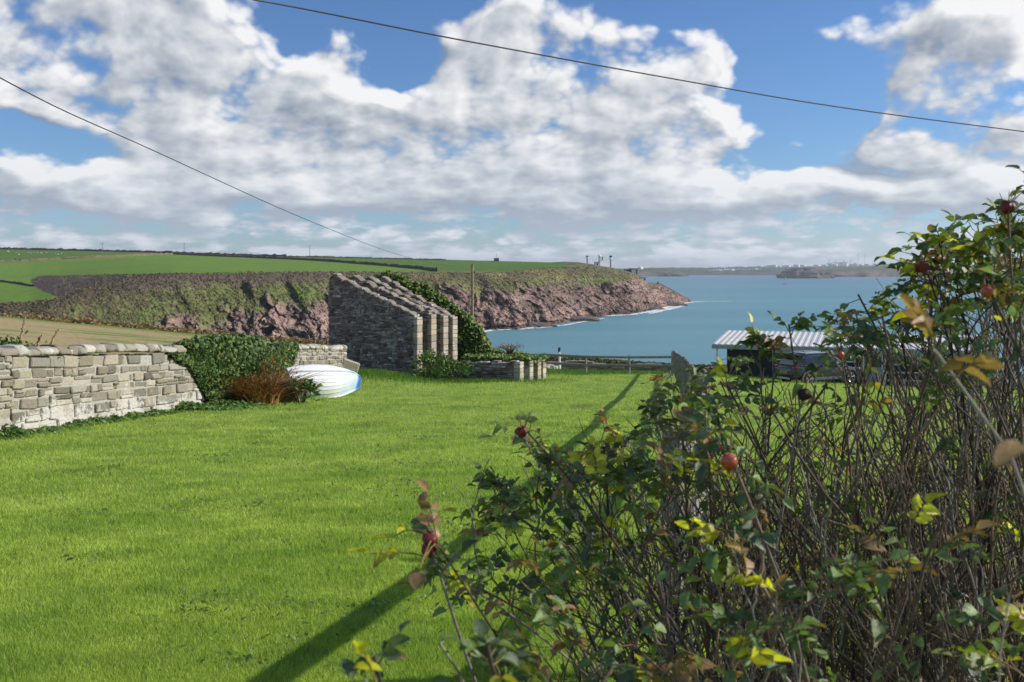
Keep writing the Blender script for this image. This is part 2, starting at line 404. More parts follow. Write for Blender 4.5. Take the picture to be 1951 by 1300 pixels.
def fan():
    px = COLS; T = (px-CX)/F
    by, bz, ey, ep, sy, sp = [cv(px, t) for t in (bY, bZ, eY, eP, sY, sP)]
    ez = CAMZ-(ep-HY)/F*ey; sz = CAMZ-(sp-HY)/F*sy
    rows_y, rows_z, rows_k = [], [], []
    for i in range(NA):
        t = i/(NA-1); h = t; s = np.interp(h, [0, .06, .14, .55, .85, 1], [0, .22, .30, .56, .80, 1])
        rows_y.append(by+(ey-by)*s); rows_z.append(bz+(ez-bz)*h); rows_k.append(t)
    for i in range(1, NB+1):
        t = i/NB; tt = t**.9
        y = ey+(sy-ey)*tt
        p_ = ep+(sp-ep)*(1-(1-t)**1.15)
        rows_y.append(y); rows_z.append(CAMZ-(p_-HY)/F*y); rows_k.append(1+t)
    for d_, dz_ in ((25, 1.2), (70, 5), (160, 16), (260, 45)):
        rows_y.append(sy+d_); rows_z.append(sz-dz_*np.clip(sz/20, .25, 1.6)); rows_k.append(2+d_/260)
    Y = np.array(rows_y); Z = np.array(rows_z); X = T[None]*Y
    K = np.array(rows_k)[:, None]*np.ones_like(Y)
    return X, Y, Z, K, np.broadcast_to(px, Y.shape)
X, Y, Z, K, PXG = fan()
PYG = HY+(CAMZ-Z)/Y*F
FANY, FANP = Y.copy(), PYG.copy()
def surf(px, py):
    """point of the undisplaced headland seen at photo pixel (px, py)"""
    j = int(np.clip(np.searchsorted(COLS, px), 1, len(COLS)-1)); n_ = NA+NB
    yy = np.interp(-py, -FANP[NA-1:n_, j], FANY[NA-1:n_, j]); return Wp(px, py, yy)
# relief of the cliff
arc = PXG/F*420
PQ = np.stack([arc, Y*.25, Z], -1)
shear = np.stack([arc*1.0+Z*.9, Z*.35-arc*.2, Y*.1], -1)          # strata dipping to the right
big = fbm(np.stack([arc/34+Z/60, Z/70, Y*0], -1), 3, ridge=True)
mid = fbm(np.stack([(arc+Z*.8)/9, (Z-arc*.35)/16, Y/40], -1), 4, ridge=True)
sml = fbm(np.stack([(arc+Z)/2.6, (Z-arc*.5)/5, Y/9], -1), 4, .6, ridge=True)
strata = fbm(np.stack([(arc*.55+Z*1.0)/2.0, (arc-Z*.6)/22, Y*.02], -1), 3)
onface = sstep(K, 0, .05)*(1-sstep(K, .86, 1.02))
hfr = np.clip(K, 0, 1)
ampx = np.interp(PXG, [-500, 100, 190, 330, 1322], [.04, .10, .35, 1, 1])*np.interp(PXG, [1180, 1322], [1, .45])
rockb = np.interp(PXG, [-500, 120, 180, 300, 420, 620, 780, 860, 950, 1050, 1130, 1200, 1260, 1322], [-.5, -.3, .24, .36, .42, .54, .55, .60, .66, .66, .62, .74, .95, 1.2])
rn = fbm(np.stack([(arc+Z*1.1)/14, Z/14-arc/40, Y*0+7], -1), 4)
rock = sstep(rockb+.42*rn+.10*sml-hfr, -.06, .10)*np.where(K > 1.03, np.interp(PXG, [1215, 1260], [0, 1]), 1)
amp = onface*ampx
disp = amp*((big-.15)*13+(mid-.1)*(2.6+6.5*rock)*(1-hfr*.3)+(.6+3.0*rock)*(sml)+rock*1.4*strata)
_h = np.random.default_rng(9).uniform(-1, 1, (512, 512))
wq = perlin(np.stack([arc/7, Z/7, Y*0+2], -1))*.6
def block(sx, sz, dip, k): return _h[np.floor((arc+Z*.7)/sx+wq+k).astype(int) & 511, np.floor((Z-arc*dip)/sz+wq*.7+k*3).astype(int) & 511]
blk = block(4.2, 5.5, .35, 0)*1.0+block(1.9, 2.2, .45, 40)*.55+block(9.5, 13, .25, 90)*1.6
disp = (disp+amp*rock*blk*1.9)*np.where(hfr < .10, .7, 1)
Y2 = Y-disp; X2 = X-amp*2.0*perlin(np.stack([arc/8, Z/6, Y*0+4], -1))*rock
Z2 = Z+amp*rock*.9*fbm(np.stack([arc/3, Z/3, Y*0+11], -1), 3)
toe = (K < .16)&(Z > -2)
Z2 = Z2+np.where(toe, 1.5*np.clip(perlin(np.stack([arc/3.2, K*9, Y*0], -1))+.1, 0, 1)*ampx, 0)
Z2 = Z2+np.where(K > 1, .25*fbm(np.stack([arc/30, Y/60, Y*0], -1), 3), 0)
# surface colours: crops, heath, grass slopes, rock
def c3(*a): return np.array(a)
nz = fbm(np.stack([(arc+Z*1.2)/7, (Z-arc*.3)/7, Y*0+1], -1), 5, .6); nz2 = fbm(np.stack([arc/20, Z/8, Y/40], -1), 4)
nf = fbm(np.stack([(arc+Z*1.4)/1.8, Z/3-arc/9, Y/9], -1), 3, .6)
COL = np.zeros(Y.shape+(3,))
veg = c3(.125, .145, .048)*np.ones_like(COL)
def lay(c, mask): 
    global COL
    COL[:] = COL*(1-mask[..., None])+np.asarray(c)*mask[..., None]
COL[:] = veg
lay((.17, .155, .075), sstep(nz, .0, .45))
lay((.125, .20, .035), sstep(nz2-.2*nz, .10, .40)*.9)
lay((.060, .048, .036), sstep(nf+.5*nz, .05, .35)*.9)
lay((.26, .23, .12), sstep(fbm(np.stack([(arc+Z*1.3)/2.2, Z/5-arc/12, Y/7+9], -1), 3, .6), .12, .4)*.75)
heath = sstep(hfr+.20*nz+.10*nf, .74, .92)*np.interp(PXG, [-500, 620, 760, 1322], [1, 1, .55, .45])
lay((.125, .092, .074), heath*(K <= 1.02)*.92)
straw = sstep(nz2+.3*nz, -.1, .3)*np.interp(PXG, [600, 780, 900, 1322], [0, .7, .85, .7])*(K <= 2)
lay((.24, .19, .095), straw*.75)
leftv = np.interp(PXG, [-500, 80, 200, 330], [1, 1, .75, 0])
lay((.115, .085, .060), leftv*sstep(nz, -.5, .1)*(K < 1.01)*.85)
lay((.105, .115, .045), leftv*sstep(nf+nz, .05, .5)*(K < 1.01)*.7)
rc = c3(.245, .168, .14); rcol = rc*(1+.35*nf[..., None])*(1+.22*blk[..., None]*np.array([1.0, .95, .9]))
rcol = rcol+c3(.05, .045, .04)*sstep(strata, 0, .5)[..., None]
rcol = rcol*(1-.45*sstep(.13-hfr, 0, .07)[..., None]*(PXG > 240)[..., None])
och = sstep(fbm(np.stack([arc/12, Z/4, Y*0+31], -1), 3), .2, .5)[..., None]*np.interp(PXG, [800, 900], [.1, .6])[..., None]
rcol = rcol*(1-och*.6)+c3(.38, .22, .09)*och*.6
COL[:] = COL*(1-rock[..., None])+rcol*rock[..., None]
# crops
gtop = np.interp(PXG, [t[0] for t in eP], [t[1] for t in eP])
gn = fbm(np.stack([X/60, Y/60, Y*0], -1), 4)
green = (c3(.155, .262, .036)*(1+.15*gn[..., None]))
gmask = (K > 1.0)*(1-sstep(PXG+nz*12, 1000, 1075)*0)
lim2 = np.interp(PXG, [-500, 130, 131, 300, 450, 620, 740, 850, 950, 1000, 1040, 1078, 1322], [600, 600, 524.5, 521.5, 520.5, 518, 519, 516, 517, 515, 512.5, 509.5, -99])
gmask = gmask*(PYG < lim2+.6*nf)*(PXG < 1078)*((PXG >= 131)|(PYG < 525))
upper = np.interp(PXG, [-500, 0, 100, 200, 330, 400, 620, 830, 1100], [502, 499.5, 495, 489.5, 484.5, 488, 497, 517, 540])
dark = (PYG < upper)
green = np.where(dark[..., None], c3(.105, .195, .033)*(1+.12*gn[..., None]), green)
lowl = sstep(np.where(PXG < 130, (530+np.abs(nz)*2-PYG), 1), -100, -99)
COL[:] = COL*(1-gmask[..., None])+green*gmask[..., None]
hb = (K > 1)*(PXG >= 1078)+(K > 1)*(PYG >= lim2+.6*nf)*(PXG > 650)
hl_ = np.clip((K > 1)*(PXG <= 650)*(PYG >= lim2+.6*nf)+(K > 1)*(PXG < 131)*(PYG >= 525), 0, 1)[..., None] > .5
COL[:] = np.where(hl_, np.where((nz+nf > .25)[..., None], c3(.19, .15, .085), c3(.098, .072, .058)), COL)
hcol = c3(.20, .175, .085)*(1-sstep(nz+nf*.5, -.05, .35)[..., None])+c3(.115, .165, .04)*sstep(nz+nf*.5, -.05, .35)[..., None]
hcol = np.where((fbm(np.stack([PXG/40+PYG/6, PYG/5, Y*0+3], -1), 3) > .12)[..., None], c3(.105, .078, .062), hcol)
hbm = np.clip(hb, 0, 1)*(1-rock)
COL[:] = COL*(1-hbm[..., None])+hcol*hbm[..., None]
# green bite of pasture and brackeny bank at the left
left_edge = np.interp(PYG, [520, 526, 532, 545, 556, 566, 572, 579], [120, 75, 60, 62, 84, 110, 100, 40])
lf = (PXG < left_edge+4*nz)*(PYG < np.interp(PXG, [-500, 0, 40, 100, 130], [580, 577, 577, 571, 566]))*(PYG > 505)
COL[:] = np.where(lf[..., None], green*1.03, COL)
def land_nodes(n, p, tcn, c):
    v = n.mr(n.noise(tcn, .55, 6, .7), .3, .7, .70, 1.28, smooth=False)
    return n.mix(1.0, c, n.xyz(v, v, v), 'MULTIPLY')
M_land = mat('headland_surface', (1, 1, 1), .92, .12, attr=True, build=land_nodes, bump=(.8, .9, 1.0))
V = np.stack([X2, Y2, Z2], -1)
link('headland', npmesh('headland', V.reshape(-1, 3), gridfaces(*Y.shape), np.clip(COL, .01, 1).reshape(-1, 3), False), M_land, kind='structure')

rgs = np.random.default_rng(31)
def scatter(name, cells, n, size, cols, m_, up, tv, tf, spread=1.0, **k):
    ii = cells[rgs.integers(0, len(cells), n)]; i, j = ii[:, 0], ii[:, 1]; i2 = np.minimum(i+1, V.shape[0]-1); j2 = np.minimum(j+1, V.shape[1]-1)
    a, b = rgs.uniform(0, 1, (n, 1)), rgs.uniform(0, 1, (n, 1)); P_ = V[i, j]*(1-a)+V[i2, j2]*a; P_ = P_*(1-b*.5)+V[i, j2]*b*.5
    cc = COL[i, j]*.72*rgs.uniform(.6, 1.45, (n, 1))+np.array(cols)[rgs.integers(0, len(cols), n)]*.28*rgs.uniform(.5, 1.4, (n, 1))
    link(name, instmesh(name, tv, tf, P_, rand_bas(n, up, spread, rgs), (rgs.uniform(.35, 1.3, (n, 1))**1.5*size)*rgs.uniform(.6, 1.3, (n, 3)), np.clip(cc, 0, 1)), m_, kind='stuff', **k)
CL = [(-1, -.8, 0), (1, -.9, 0), (1.1, .8, 0), (-.9, 1, 0), (-.5, -.4, .8), (.6, -.3, .9), (.4, .5, .7), (-.5, .6, .85)]
CF = [[0, 1, 5, 4], [1, 2, 6, 5], [2, 3, 7, 6], [3, 0, 4, 7], [4, 5, 6, 7]]
vegc = np.argwhere((rock < .35)&(K > .08)&((K < 1.04)|hl_[..., 0])&(PXG > 0)&(Z > 2)&(nz+nf > -.35)&~lf)
scatter('cliff_scrub', vegc, 15000, .34, [(.085, .068, .050), (.13, .10, .07), (.085, .115, .035), (.075, .10, .03), (.20, .17, .085)], M_land, (0, -.6, 1), CL, CF, .35)
rkc = np.argwhere((rock > .6)&(K > .02)&(K < 1.3)&(PXG > 170))
scatter('cliff_rocks', rkc, 9000, .42, [(.215, .155, .135), (.16, .115, .10), (.26, .20, .18), (.20, .14, .115)], M_land, (.2, -.8, .5), CL, CF, .9)
# surf along the rocks
M_foam = mat('foam', (.80, .84, .85), .8, .2, bump=(1.5, .5, .3))
def foam(name, pts, wfun, seed, **k):
    rng = np.random.default_rng(seed); V = []; Fc = []
    pts = np.array(pts, float); L = np.concatenate([[0], np.cumsum(np.linalg.norm(np.diff(pts, axis=0), axis=1))])
    s = np.arange(0, L[-1], .7); cx = np.interp(s, L, pts[:, 0]); cy = np.interp(s, L, pts[:, 1])
    nw = 12
    ww = wfun*(.35+.9*np.clip(fbm(np.stack([s/14, s*0+seed, s*0], -1), 4)+.35, 0, 1))
    G = np.zeros((len(s), nw, 3))
    for j in range(nw):
        t = j/(nw-1)
        G[:, j, 0] = cx+ww*(t-.35)*.55; G[:, j, 1] = cy-ww*(t-.35)
    G[..., 0] += .9*perlin(np.stack([G[..., 0]/3, G[..., 1]/3, G[..., 1]*0], -1))
    G[..., 1] += 1.1*perlin(np.stack([G[..., 0]/4, G[..., 1]/2, G[..., 1]*0+5], -1))
    nzf = fbm(np.stack([G[..., 0]/4.5, G[..., 1]/1.8, G[..., 1]*0+seed], -1), 4, .6)
    tt = np.abs(np.linspace(0, 1, nw)-.42)[None]*1.6
    keep = nzf > -.48+tt*.75
    G[..., 2] = .10+.30*np.clip(nzf, 0, 1)
    L_, S_ = gridfaces(len(s), nw); Q = L_.reshape(-1, 4); kk = keep.reshape(-1)[Q].all(1); Q = Q[kk]
    link(name, npmesh(name, G.reshape(-1, 3), (Q.ravel(), np.full(len(Q), 4)), None, True), M_foam, kind='stuff', **k)
def seapt(px, py): Yq = CAMZ*F/(py-HY); return ((px-CX)/F*Yq, Yq)
shore = [(900,634),(940,629),(985,625),(1010,624),(1060,614),(1075,607),(1110,604),(1150,602),(1200,600),(1240,594),(1262,588),(1290,580),(1322,575.5)]
foam('surf', [seapt(*p) for p in shore], 15, 2, label='white surf breaking along the foot of the red cliffs', cat='surf')
foam('surf', [seapt(*p) for p in ((985,628),(1030,625),(1075,620),(1120,612),(1150,607))], 6, 5, label='second white wave line just off the cliff rocks', cat='surf')
foam('surf', [seapt(*p) for p in ((1235,598),(1262,592),(1300,583))], 14, 9, label='broad patch of broken white water off the headland point', cat='surf')
foam('surf', [seapt(*p) for p in ((1300,577),(1340,575),(1390,574.5))], 10, 12, label='thin white breaker line trailing seaward from the headland tip', cat='surf')

# loose rocks in the surf
M_rock = mat('sea_rock', (.17, .125, .115), .85, .3, var=(.8, .35), bump=(1.2, .7, .4))
def rockobj(name, c, size, seed, m_=None, sub=4, **k):
    bm = bmesh.new(); bmesh.ops.create_icosphere(bm, subdivisions=sub, radius=1)
    P_ = np.array([v.co[:] for v in bm.verts]); n_ = fbm(P_*1.3+seed, 4, .55, ridge=True)
    P_ = P_*(1+.45*n_[:, None])*np.array(size)
    for v, p_ in zip(bm.verts, P_): v.co = p_
    me = bpy.data.meshes.new(name); bm.to_mesh(me); bm.free()
    return link(name, me, m_ or M_rock, **k)
for i, (px, py, s, lb) in enumerate(((1007,623,(9,3,1.6),'low dark rock in the surf below the nearer cliffs'),(1092,612,(10,3,1.7),'dark flat rock awash beside the middle of the cliff foot'),
        (1272,583,(10,4,2.0),'dark reef rock just inside the headland point'),(1237,590,(7,3,1.4),'small dark rock in broken water west of the point'))):
    x_, y_ = seapt(px, py); o = rockobj('sea_rock', None, s, i*3.3, label=lb, cat='rock', group='rocks in the surf'); o.location = (x_, y_, .2)

# hedgerows on the far farmland
M_hedge = mat('hedge_brown', (1, 1, 1), .95, .05, attr=True, var=(1.5, .4), bump=(3, .8, .3))
def hedge(pts, h, w_, base, label, seed):
    P_ = []
    for a, b in zip(pts[:-1], pts[1:]):
        n_ = max(2, int(abs(b[0]-a[0])/1.5)); 
        for i in range(n_): t = i/n_; P_.append((a[0]+(b[0]-a[0])*t, a[1]+(b[1]-a[1])*t))
    P_.append(pts[-1]); W3 = np.array([surf(*p)[:] for p in P_]); n_ = len(W3); nr = 6
    G = np.zeros((n_, nr, 3)); prof = [(-.5, -.6), (-.45, .55), (-.2, .9), (.2, 1.0), (.45, .6), (.5, -.6)]
    hh = h*(.8+.45*perlin(np.stack([np.arange(n_)/5., np.full(n_, seed*1.7), np.zeros(n_)], -1))+.25*perlin(np.stack([np.arange(n_)/1.6, np.full(n_, seed*2.7), np.zeros(n_)], -1)))
    for j, (a, b) in enumerate(prof):
        G[:, j] = W3; G[:, j, 1] += a*w_; G[:, j, 2] += hh*b
    G += perlin(G.reshape(-1, 3)*.9).reshape(n_, nr)[..., None]*h*.2
    c = np.array(base)*(1+.35*perlin(G.reshape(-1, 3)/3+seed)[:, None])
    link('hedgerow', npmesh('hedgerow', G.reshape(-1, 3), gridfaces(n_, nr), c), M_hedge, label=label, cat='hedge', group='hedgerows on the far farmland')
hedge([(-300,473),(0,475),(150,478),(300,482),(470,487.5),(545,489)], 2.0, 4, (.085, .075, .055), 'dark hedge along the skyline of the far fields at left', 1)
hedge([(-200,504),(0,500),(60,498),(120,494),(200,490),(330,485.2)], 1.9, 3.5, (.19, .14, .09), 'pale brown hedgebank rising rightward below the sheep pasture', 2)
hedge([(330,485),(400,488.5),(500,492),(620,498),(720,506),(800,513),(832,518)], 2.1, 3.5, (.115, .085, .062), 'long brown hedgebank slanting down between the two green fields to the cliff', 3)
hedge([(-200,534),(0,537),(30,540),(62,546)], 1.0, 2.2, (.075, .055, .042), 'short dark hedge across the small green field at far left', 4)
hedge([(545,489.5),(640,491),(760,494),(850,496)], 1.2, 3, (.20, .16, .10), 'straw coloured bank on the skyline above the right hand field', 5)
# cliff-top fringe, bracken beyond the stubble
def bank(pts3, h, w_, cols, name, label, cat, seed, n_leaf=9000, leaf=.35, group=None):
    """rough bank of scrub made of many small clumps"""
    rng = np.random.default_rng(seed); pts3 = np.array(pts3, float)
    L = np.concatenate([[0], np.cumsum(np.linalg.norm(np.diff(pts3, axis=0), axis=1))]); s = rng.uniform(0, L[-1], n_leaf)
    c = np.stack([np.interp(s, L, pts3[:, k]) for k in range(3)], 1)
    hh = h*(.65+.7*np.clip(fbm(np.stack([s/6, s*0+seed, s*0], -1), 3)+.3, 0, 1))
    u = rng.uniform(-1, 1, n_leaf); v = rng.uniform(0, 1, n_leaf)**.7
    c[:, 1] += u*w_*.5; c[:, 2] += hh*v*np.sqrt(np.clip(1-u*u*.8, 0, 1))
    cc = np.array(cols)[rng.integers(0, len(cols), n_leaf)]*rng.uniform(.6, 1.35, (n_leaf, 1))
    TV = [(-.5, -.5, 0), (.5, -.4, .1), (.4, .5, 0), (-.4, .5, -.1)]
    me = instmesh(name, TV, [[0, 1, 2, 3]], c, rand_bas(n_leaf, (0, -.2, .6), 1, rng), rng.uniform(.5, 1.4, (n_leaf, 1))*leaf*np.ones((1, 3)), cc)
    return link(name, me, M_leafy, label=label, cat=cat, group=group)
M_leafy = mat('scrub_leaves', (1, 1, 1), .7, .25, attr=True, trans=.25)
bp = [(x_, 124+max(0., -(x_+24))*.26-6, 0) for x_ in np.arange(-150, -9, 4.)]
bp = [(x_, y_, float(field_z(x_, y_))-.5) for x_, y_, _ in bp]
bank(bp, 1.0, 7, [(.30, .17, .08), (.34, .22, .11), (.20, .16, .07), (.25, .22, .10)], 'bracken_bank', 'rusty brown bracken bank along the far edge of the stubble field', 'bracken', 5, 26000, .36)
# ================================================================== FAR SHORE
M_shore = mat('far_shore', (1, 1, 1), .95, .05, attr=True, var=(.012, .25), bump=(.02, .5, 6))
def shoreland(name, crest, basey, seed, cliff, cols, depth=500, Yf=None):
    """crest: [(px, py)], basey: py of the waterline"""
    px = np.arange(crest[0][0], crest[-1][0], 2.0)
    cr_ = np.interp(px, [c[0] for c in crest], [c[1] for c in crest])
    cr_ = cr_-1.2*perlin(np.stack([px/13, px*0+seed, px*0], -1))-.7*perlin(np.stack([px/4, px*0+seed, px*0], -1))
    by = np.interp(px, [c[0] for c in basey], [c[1] for c in basey]); Yb = CAMZ*F/(by-HY)
    T = (px-CX)/F; nr = 24; G = np.zeros((nr+1, len(px), 3))
    Yc = Yb+depth; zc = np.maximum(CAMZ-(cr_-HY)/F*Yc, 1.0)
    for i in range(nr):
        t = i/(nr-1); h = t; y = Yb+depth*(t**1.6 if t > .0 else 0)
        z = zc*np.interp(t, [0, .12, 1], [0, cliff, 1])
        G[i, :, 0] = T*y; G[i, :, 1] = y; G[i, :, 2] = z-1.0*(i == 0)
    G[nr, :, 0] = T*(Yc+400); G[nr, :, 1] = Yc+400; G[nr, :, 2] = -2
    G[1:nr, :, 1] += 25*perlin(G[1:nr]/90+seed)
    n_ = fbm(np.stack([G[..., 0]/120, G[..., 1]/60, G[..., 2]/9+seed], -1), 4)
    k = np.linspace(0, 1, nr+1)[:, None]*np.ones(len(px))
    c = np.array(cols[0])*np.ones(G.shape); c = np.where((n_ > .05)[..., None], cols[1], c); c = np.where((n_ > .25)[..., None], cols[2], c)
    rk = (k < .22+.12*n_)[..., None]; c = np.where(rk, np.array(cols[3])*(1+.5*perlin(G/14)[..., None]), c)
    link(name, npmesh(name, G.reshape(-1, 3), gridfaces(nr+1, len(px)), np.clip(c, .01, 1).reshape(-1, 3)), M_shore, kind='structure')
    return px, G
woods = [(.040, .060, .032), (.075, .115, .035), (.060, .075, .040), (.10, .085, .075)]
farpx, farG = shoreland('far_hills', [(1050,515),(1150,513.5),(1180,512),(1230,510.5),(1300,510),(1360,510.5),(1440,508.5),(1560,507.5),(1700,505.5),(1800,507),(1951,509),(2300,506)], [(1050,524.5),(2300,524.5)], 3, .18, woods, 1500)
shoreland('near_point_hills', [(1100,514),(1150,513),(1200,511.5),(1260,512),(1290,516),(1310,523)], [(1100,527.2),(1310,526.6)], 8, .5, [(.09,.10,.05),(.075,.115,.035),(.12,.10,.07),(.15,.12,.10)], 350)
shoreland('island_hills', [(1545,524),(1560,519),(1585,513.5),(1630,510.5),(1680,507),(1740,505),(1790,507),(1860,510),(1951,512),(2200,514)], [(1545,528),(1650,528),(2200,526.5)], 13, .55, [(.10,.115,.05),(.075,.115,.035),(.13,.12,.07),(.17,.135,.11)], 420)
o = rockobj('islet', None, (56, 30, 20), 3.1, mat('islet_rock', (.15, .12, .095), .9, .1, var=(.05, .4), bump=(.1, .7, 3)), 5, label='craggy rock islet in the sea left of the grassy island', cat='islet', group=None)
x_, y_ = seapt(1533, 530.5); o.location = (x_, y_, 1)
o = rockobj('islet', None, (40, 20, 9), 7.7, bpy.data.materials['islet_rock'], 4, label='small low dark islet before the far shore, right of the headland', cat='islet'); x_, y_ = seapt(1281, 527); o.location = (x_, y_, 0)
M_white = mat('white_paint', (.80, .80, .78), .6, .3, var=(.4, .06))
M_slate = mat('slate', (.10, .10, .115), .8, .3)
def far_pt(px, py):
    j = int(np.searchsorted(farpx, px)); j = min(j, farG.shape[1]-1); col_ = farG[:24, j]
    pp = HY+(CAMZ-col_[:, 2])/col_[:, 1]*F; y = np.interp(-py, -pp, col_[:, 1]); return Wp(px, py, y)
# village
hb_ = MB(); hb_.box((0, 0, 3), (14, 8, 8)); house_wall = hb_
def far_house(p, l, d, h, rz, label):
    e_ = empty('house', p, rz, label=label, cat='house', group='white houses of the far village')
    a = MB(); a.box((0, 0, h/2-2), (l, d, h+4)); a.build('wall', M_white, e_)
    r = MB(); r.addv([(-l/2-.4, -d/2-.5, h-.1), (l/2+.4, -d/2-.5, h-.1), (l/2+.4, d/2+.5, h-.1), (-l/2-.4, d/2+.5, h-.1), (-l/2-.4, 0, h+d*.4), (l/2+.4, 0, h+d*.4)], [[0, 1, 5, 4], [2, 3, 4, 5], [0, 4, 3], [1, 2, 5], [0, 3, 2, 1]])
    r.build('roof', M_slate, e_)
rv = random.Random(4)
def nth(i):
    o_ = 'first second third fourth fifth sixth seventh eighth ninth tenth eleventh twelfth thirteenth fourteenth fifteenth sixteenth seventeenth eighteenth nineteenth'.split()
    if i < 19: return o_[i]
    t_ = ('twentieth', 'thirtieth')[(i+1)//10-2]; return t_ if (i+1) % 10 == 0 else ('twenty', 'thirty')[(i+1)//10-2]+'-'+o_[(i+1) % 10-1]
for i in range(34):
    px = 1352+i*2.9+rv.uniform(-1.0, 1.0); py = 515.2-.035*(px-1352)*.6+rv.uniform(-1.8, 1.6)
    far_house(far_pt(px, py), rv.uniform(9, 20), 8, rv.uniform(5, 8), rv.uniform(-.5, .5), 'tiny white village house on the far shore, '+nth(i)+' from the left of its cluster')
# storage tanks and works buildings on the far ridge
tk = MB(); tk.tube([(0, 0, -6), (0, 0, 11)], 15, 20); tk.tube([(0, 0, 11), (0, 0, 13)], [15, 2], 20)
tkme = tk.build('storage_tank', M_white, None, label='white oil tank in a row on the far ridge', cat='tank', group='white storage tanks on the far ridge')
TKS = [1460, 1467, 1475, 1484, 1493, 1500, 1518, 1529, 1556, 1571, 1590, 1610, 1640, 1652, 1668]
for i, px in enumerate(TKS):
    o = tkme if i == 0 else tkme.copy()
    if i: SC.collection.objects.link(o)
    py = np.interp(px, [1460, 1530, 1680], [509.6, 508.3, 506]); o['label'] = 'white oil tank on the far ridge, '+nth(i)+' from the left of the row'; o.location = far_pt(px, py); s_ = rv.uniform(.7, 1.15); o.scale = (s_, s_, rv.uniform(.7, 1.1))
for px, wd_, h in ((1585, 50, 14), (1600, 70, 18), (1625, 40, 10)):
    e_ = MB(); p_ = far_pt(px, 506.4); e_.box((0, 0, h/2-3), (wd_, 20, h+6)); e_.box((wd_*.3, 0, h+2), (8, 8, 10)); e_.tube([(-wd_*.3, 0, h-1), (-wd_*.3, 0, h+22)], 1.8, 8)
    o = e_.build('works_building', M_white, None, label={1585:'pale works building on the far ridge, leftmost of three', 1600:'largest pale works building on the far ridge, between two smaller', 1625:'small pale works building on the far ridge, rightmost of three'}[px], cat='building', group='works buildings on the far ridge'); o.location = p_
# white dome
dm = MB(); dm.tube([(0, 0, -4), (0, 0, 3), (0, 0, 7), (0, 0, 10), (0, 0, 11.5)], [10, 10, 8.6, 5.5, .3], 20)
o = dm.build('radar_dome', M_white, None, True, label='small white dome on the low green hill right of the headland', cat='dome'); o.location = Wp(1220, 514, 3450)
# distant wind turbines
for px, h in ((1635, 60), (1648, 52)):
    e_ = empty('wind_turbine', far_pt(px, 506), label='faint thin wind turbine on the far ridge, '+('left of the pair' if px == 1635 else 'right of the pair'), cat='wind turbine', group='wind turbines on the far ridge')
    a = MB(); a.tube([(0, 0, -3), (0, 0, h)], [1.6, .9], 8); a.build('mast', M_white, e_)
    for k in range(3):
        an = k*2.09+.4+px; b_ = MB(); b_.tube([(0, -1.5, h), (math.sin(an)*22, -1.5, h+math.cos(an)*22)], [1.1, .2], 5); b_.build('blade', M_white, e_)
# sailing boat
x_, y_ = seapt(1496, 542); e_ = empty('sailing_boat', (x_, y_, 0), -.5, label='tiny white sailing boat out on the bay', cat='sailing boat')
a = MB(); a.addv([(-5, 0, 1.1), (-4.6, -1.3, 1.0), (0, -1.6, .9), (5.4, 0, 1.3), (0, 1.6, .9), (-4.6, 1.3, 1.0), (-4.2, 0, -.4), (4.2, 0, -.4)], [[0, 1, 2, 3, 4, 5], [0, 6, 1], [1, 6, 2], [2, 6, 7], [2, 7, 3], [3, 7, 4], [4, 7, 6], [4, 6, 5], [5, 6, 0]]); a.build('hull', M_white, e_)
a = MB(); a.tube([(.5, 0, .8), (.5, 0, 12.5)], .12, 6); a.build('mast', M_white, e_)
a = MB(); a.addv([(.4, .0, 1.8), (.4, .0, 12.2), (-4.2, .7, 2.0), (-1.7, .8, 6)], [[0, 3, 1], [0, 2, 3]]); a.build('mainsail', M_white, e_)
a = MB(); a.addv([(.7, .0, 11), (5.2, .0, 1.4), (.9, .7, 1.7)], [[0, 1, 2]]); a.build('jib', M_white, e_)

# ---- things on the headland
M_conc = mat('weathered_concrete', (.36, .34, .30), .9, .2, var=(1.5, .2))
M_dark = mat('dark_iron', (.035, .035, .04), .6, .4)
def beacon(px, pyt, pyb, daymark, label):
    b_ = surf(px, pyb); y = b_.y; h = (pyb-pyt)/F*y; e_ = empty('beacon_tower', b_, 0, label=label, cat='beacon', group='navigation beacons on the headland'); r = .62
    a = MB(); a.tube([(0, 0, -2), (0, 0, h*.62), (0, 0, h*.88)], [r, r*.9, r*.85], 12); a.build('column', M_conc, e_)
    if daymark:
        a = MB(); a.box((.1, -.2, h*.62), (1.5, 1.3, h*.46), ch=.05); a.build('daymark_panel', M_white, e_)
        a = MB(); a.tube([(0, 0, h*.86), (0, 0, h*.9), (0, 0, h*.97), (0, 0, h)], [.95, 1.05, .8, .1], 12); a.build('lantern', M_white, e_)
        a = MB(); a.box((2.0, 0, h*.66), (.7, .4, h*.34)); a.build('side_panel', M_dark, e_)
    else:
        a = MB(); a.tube([(0, 0, h*.84), (0, 0, h*.90), (0, 0, h*.98), (0, 0, h)], [.5, .9, 1.2, .9], 10); a.build('top_cage', M_dark, e_)
        a = MB(); a.tube([(0, 0, h*.66), (0, 0, h*.70), (0, 0, h*.80), (0, 0, h*.82)], [.8, 1.0, 1.0, .8], 10); a.build('collar', M_white, e_)
beacon(1119, 487.5, 502.3, False, 'short beacon with dark top cage, leftmost of the three on the headland')
beacon(1142, 485.8, 507, True, 'tall white fronted beacon in the middle beside a small hut')
beacon(1163.5, 487.3, 510.2, False, 'slim bare beacon with dark top, rightmost of the three on the headland')
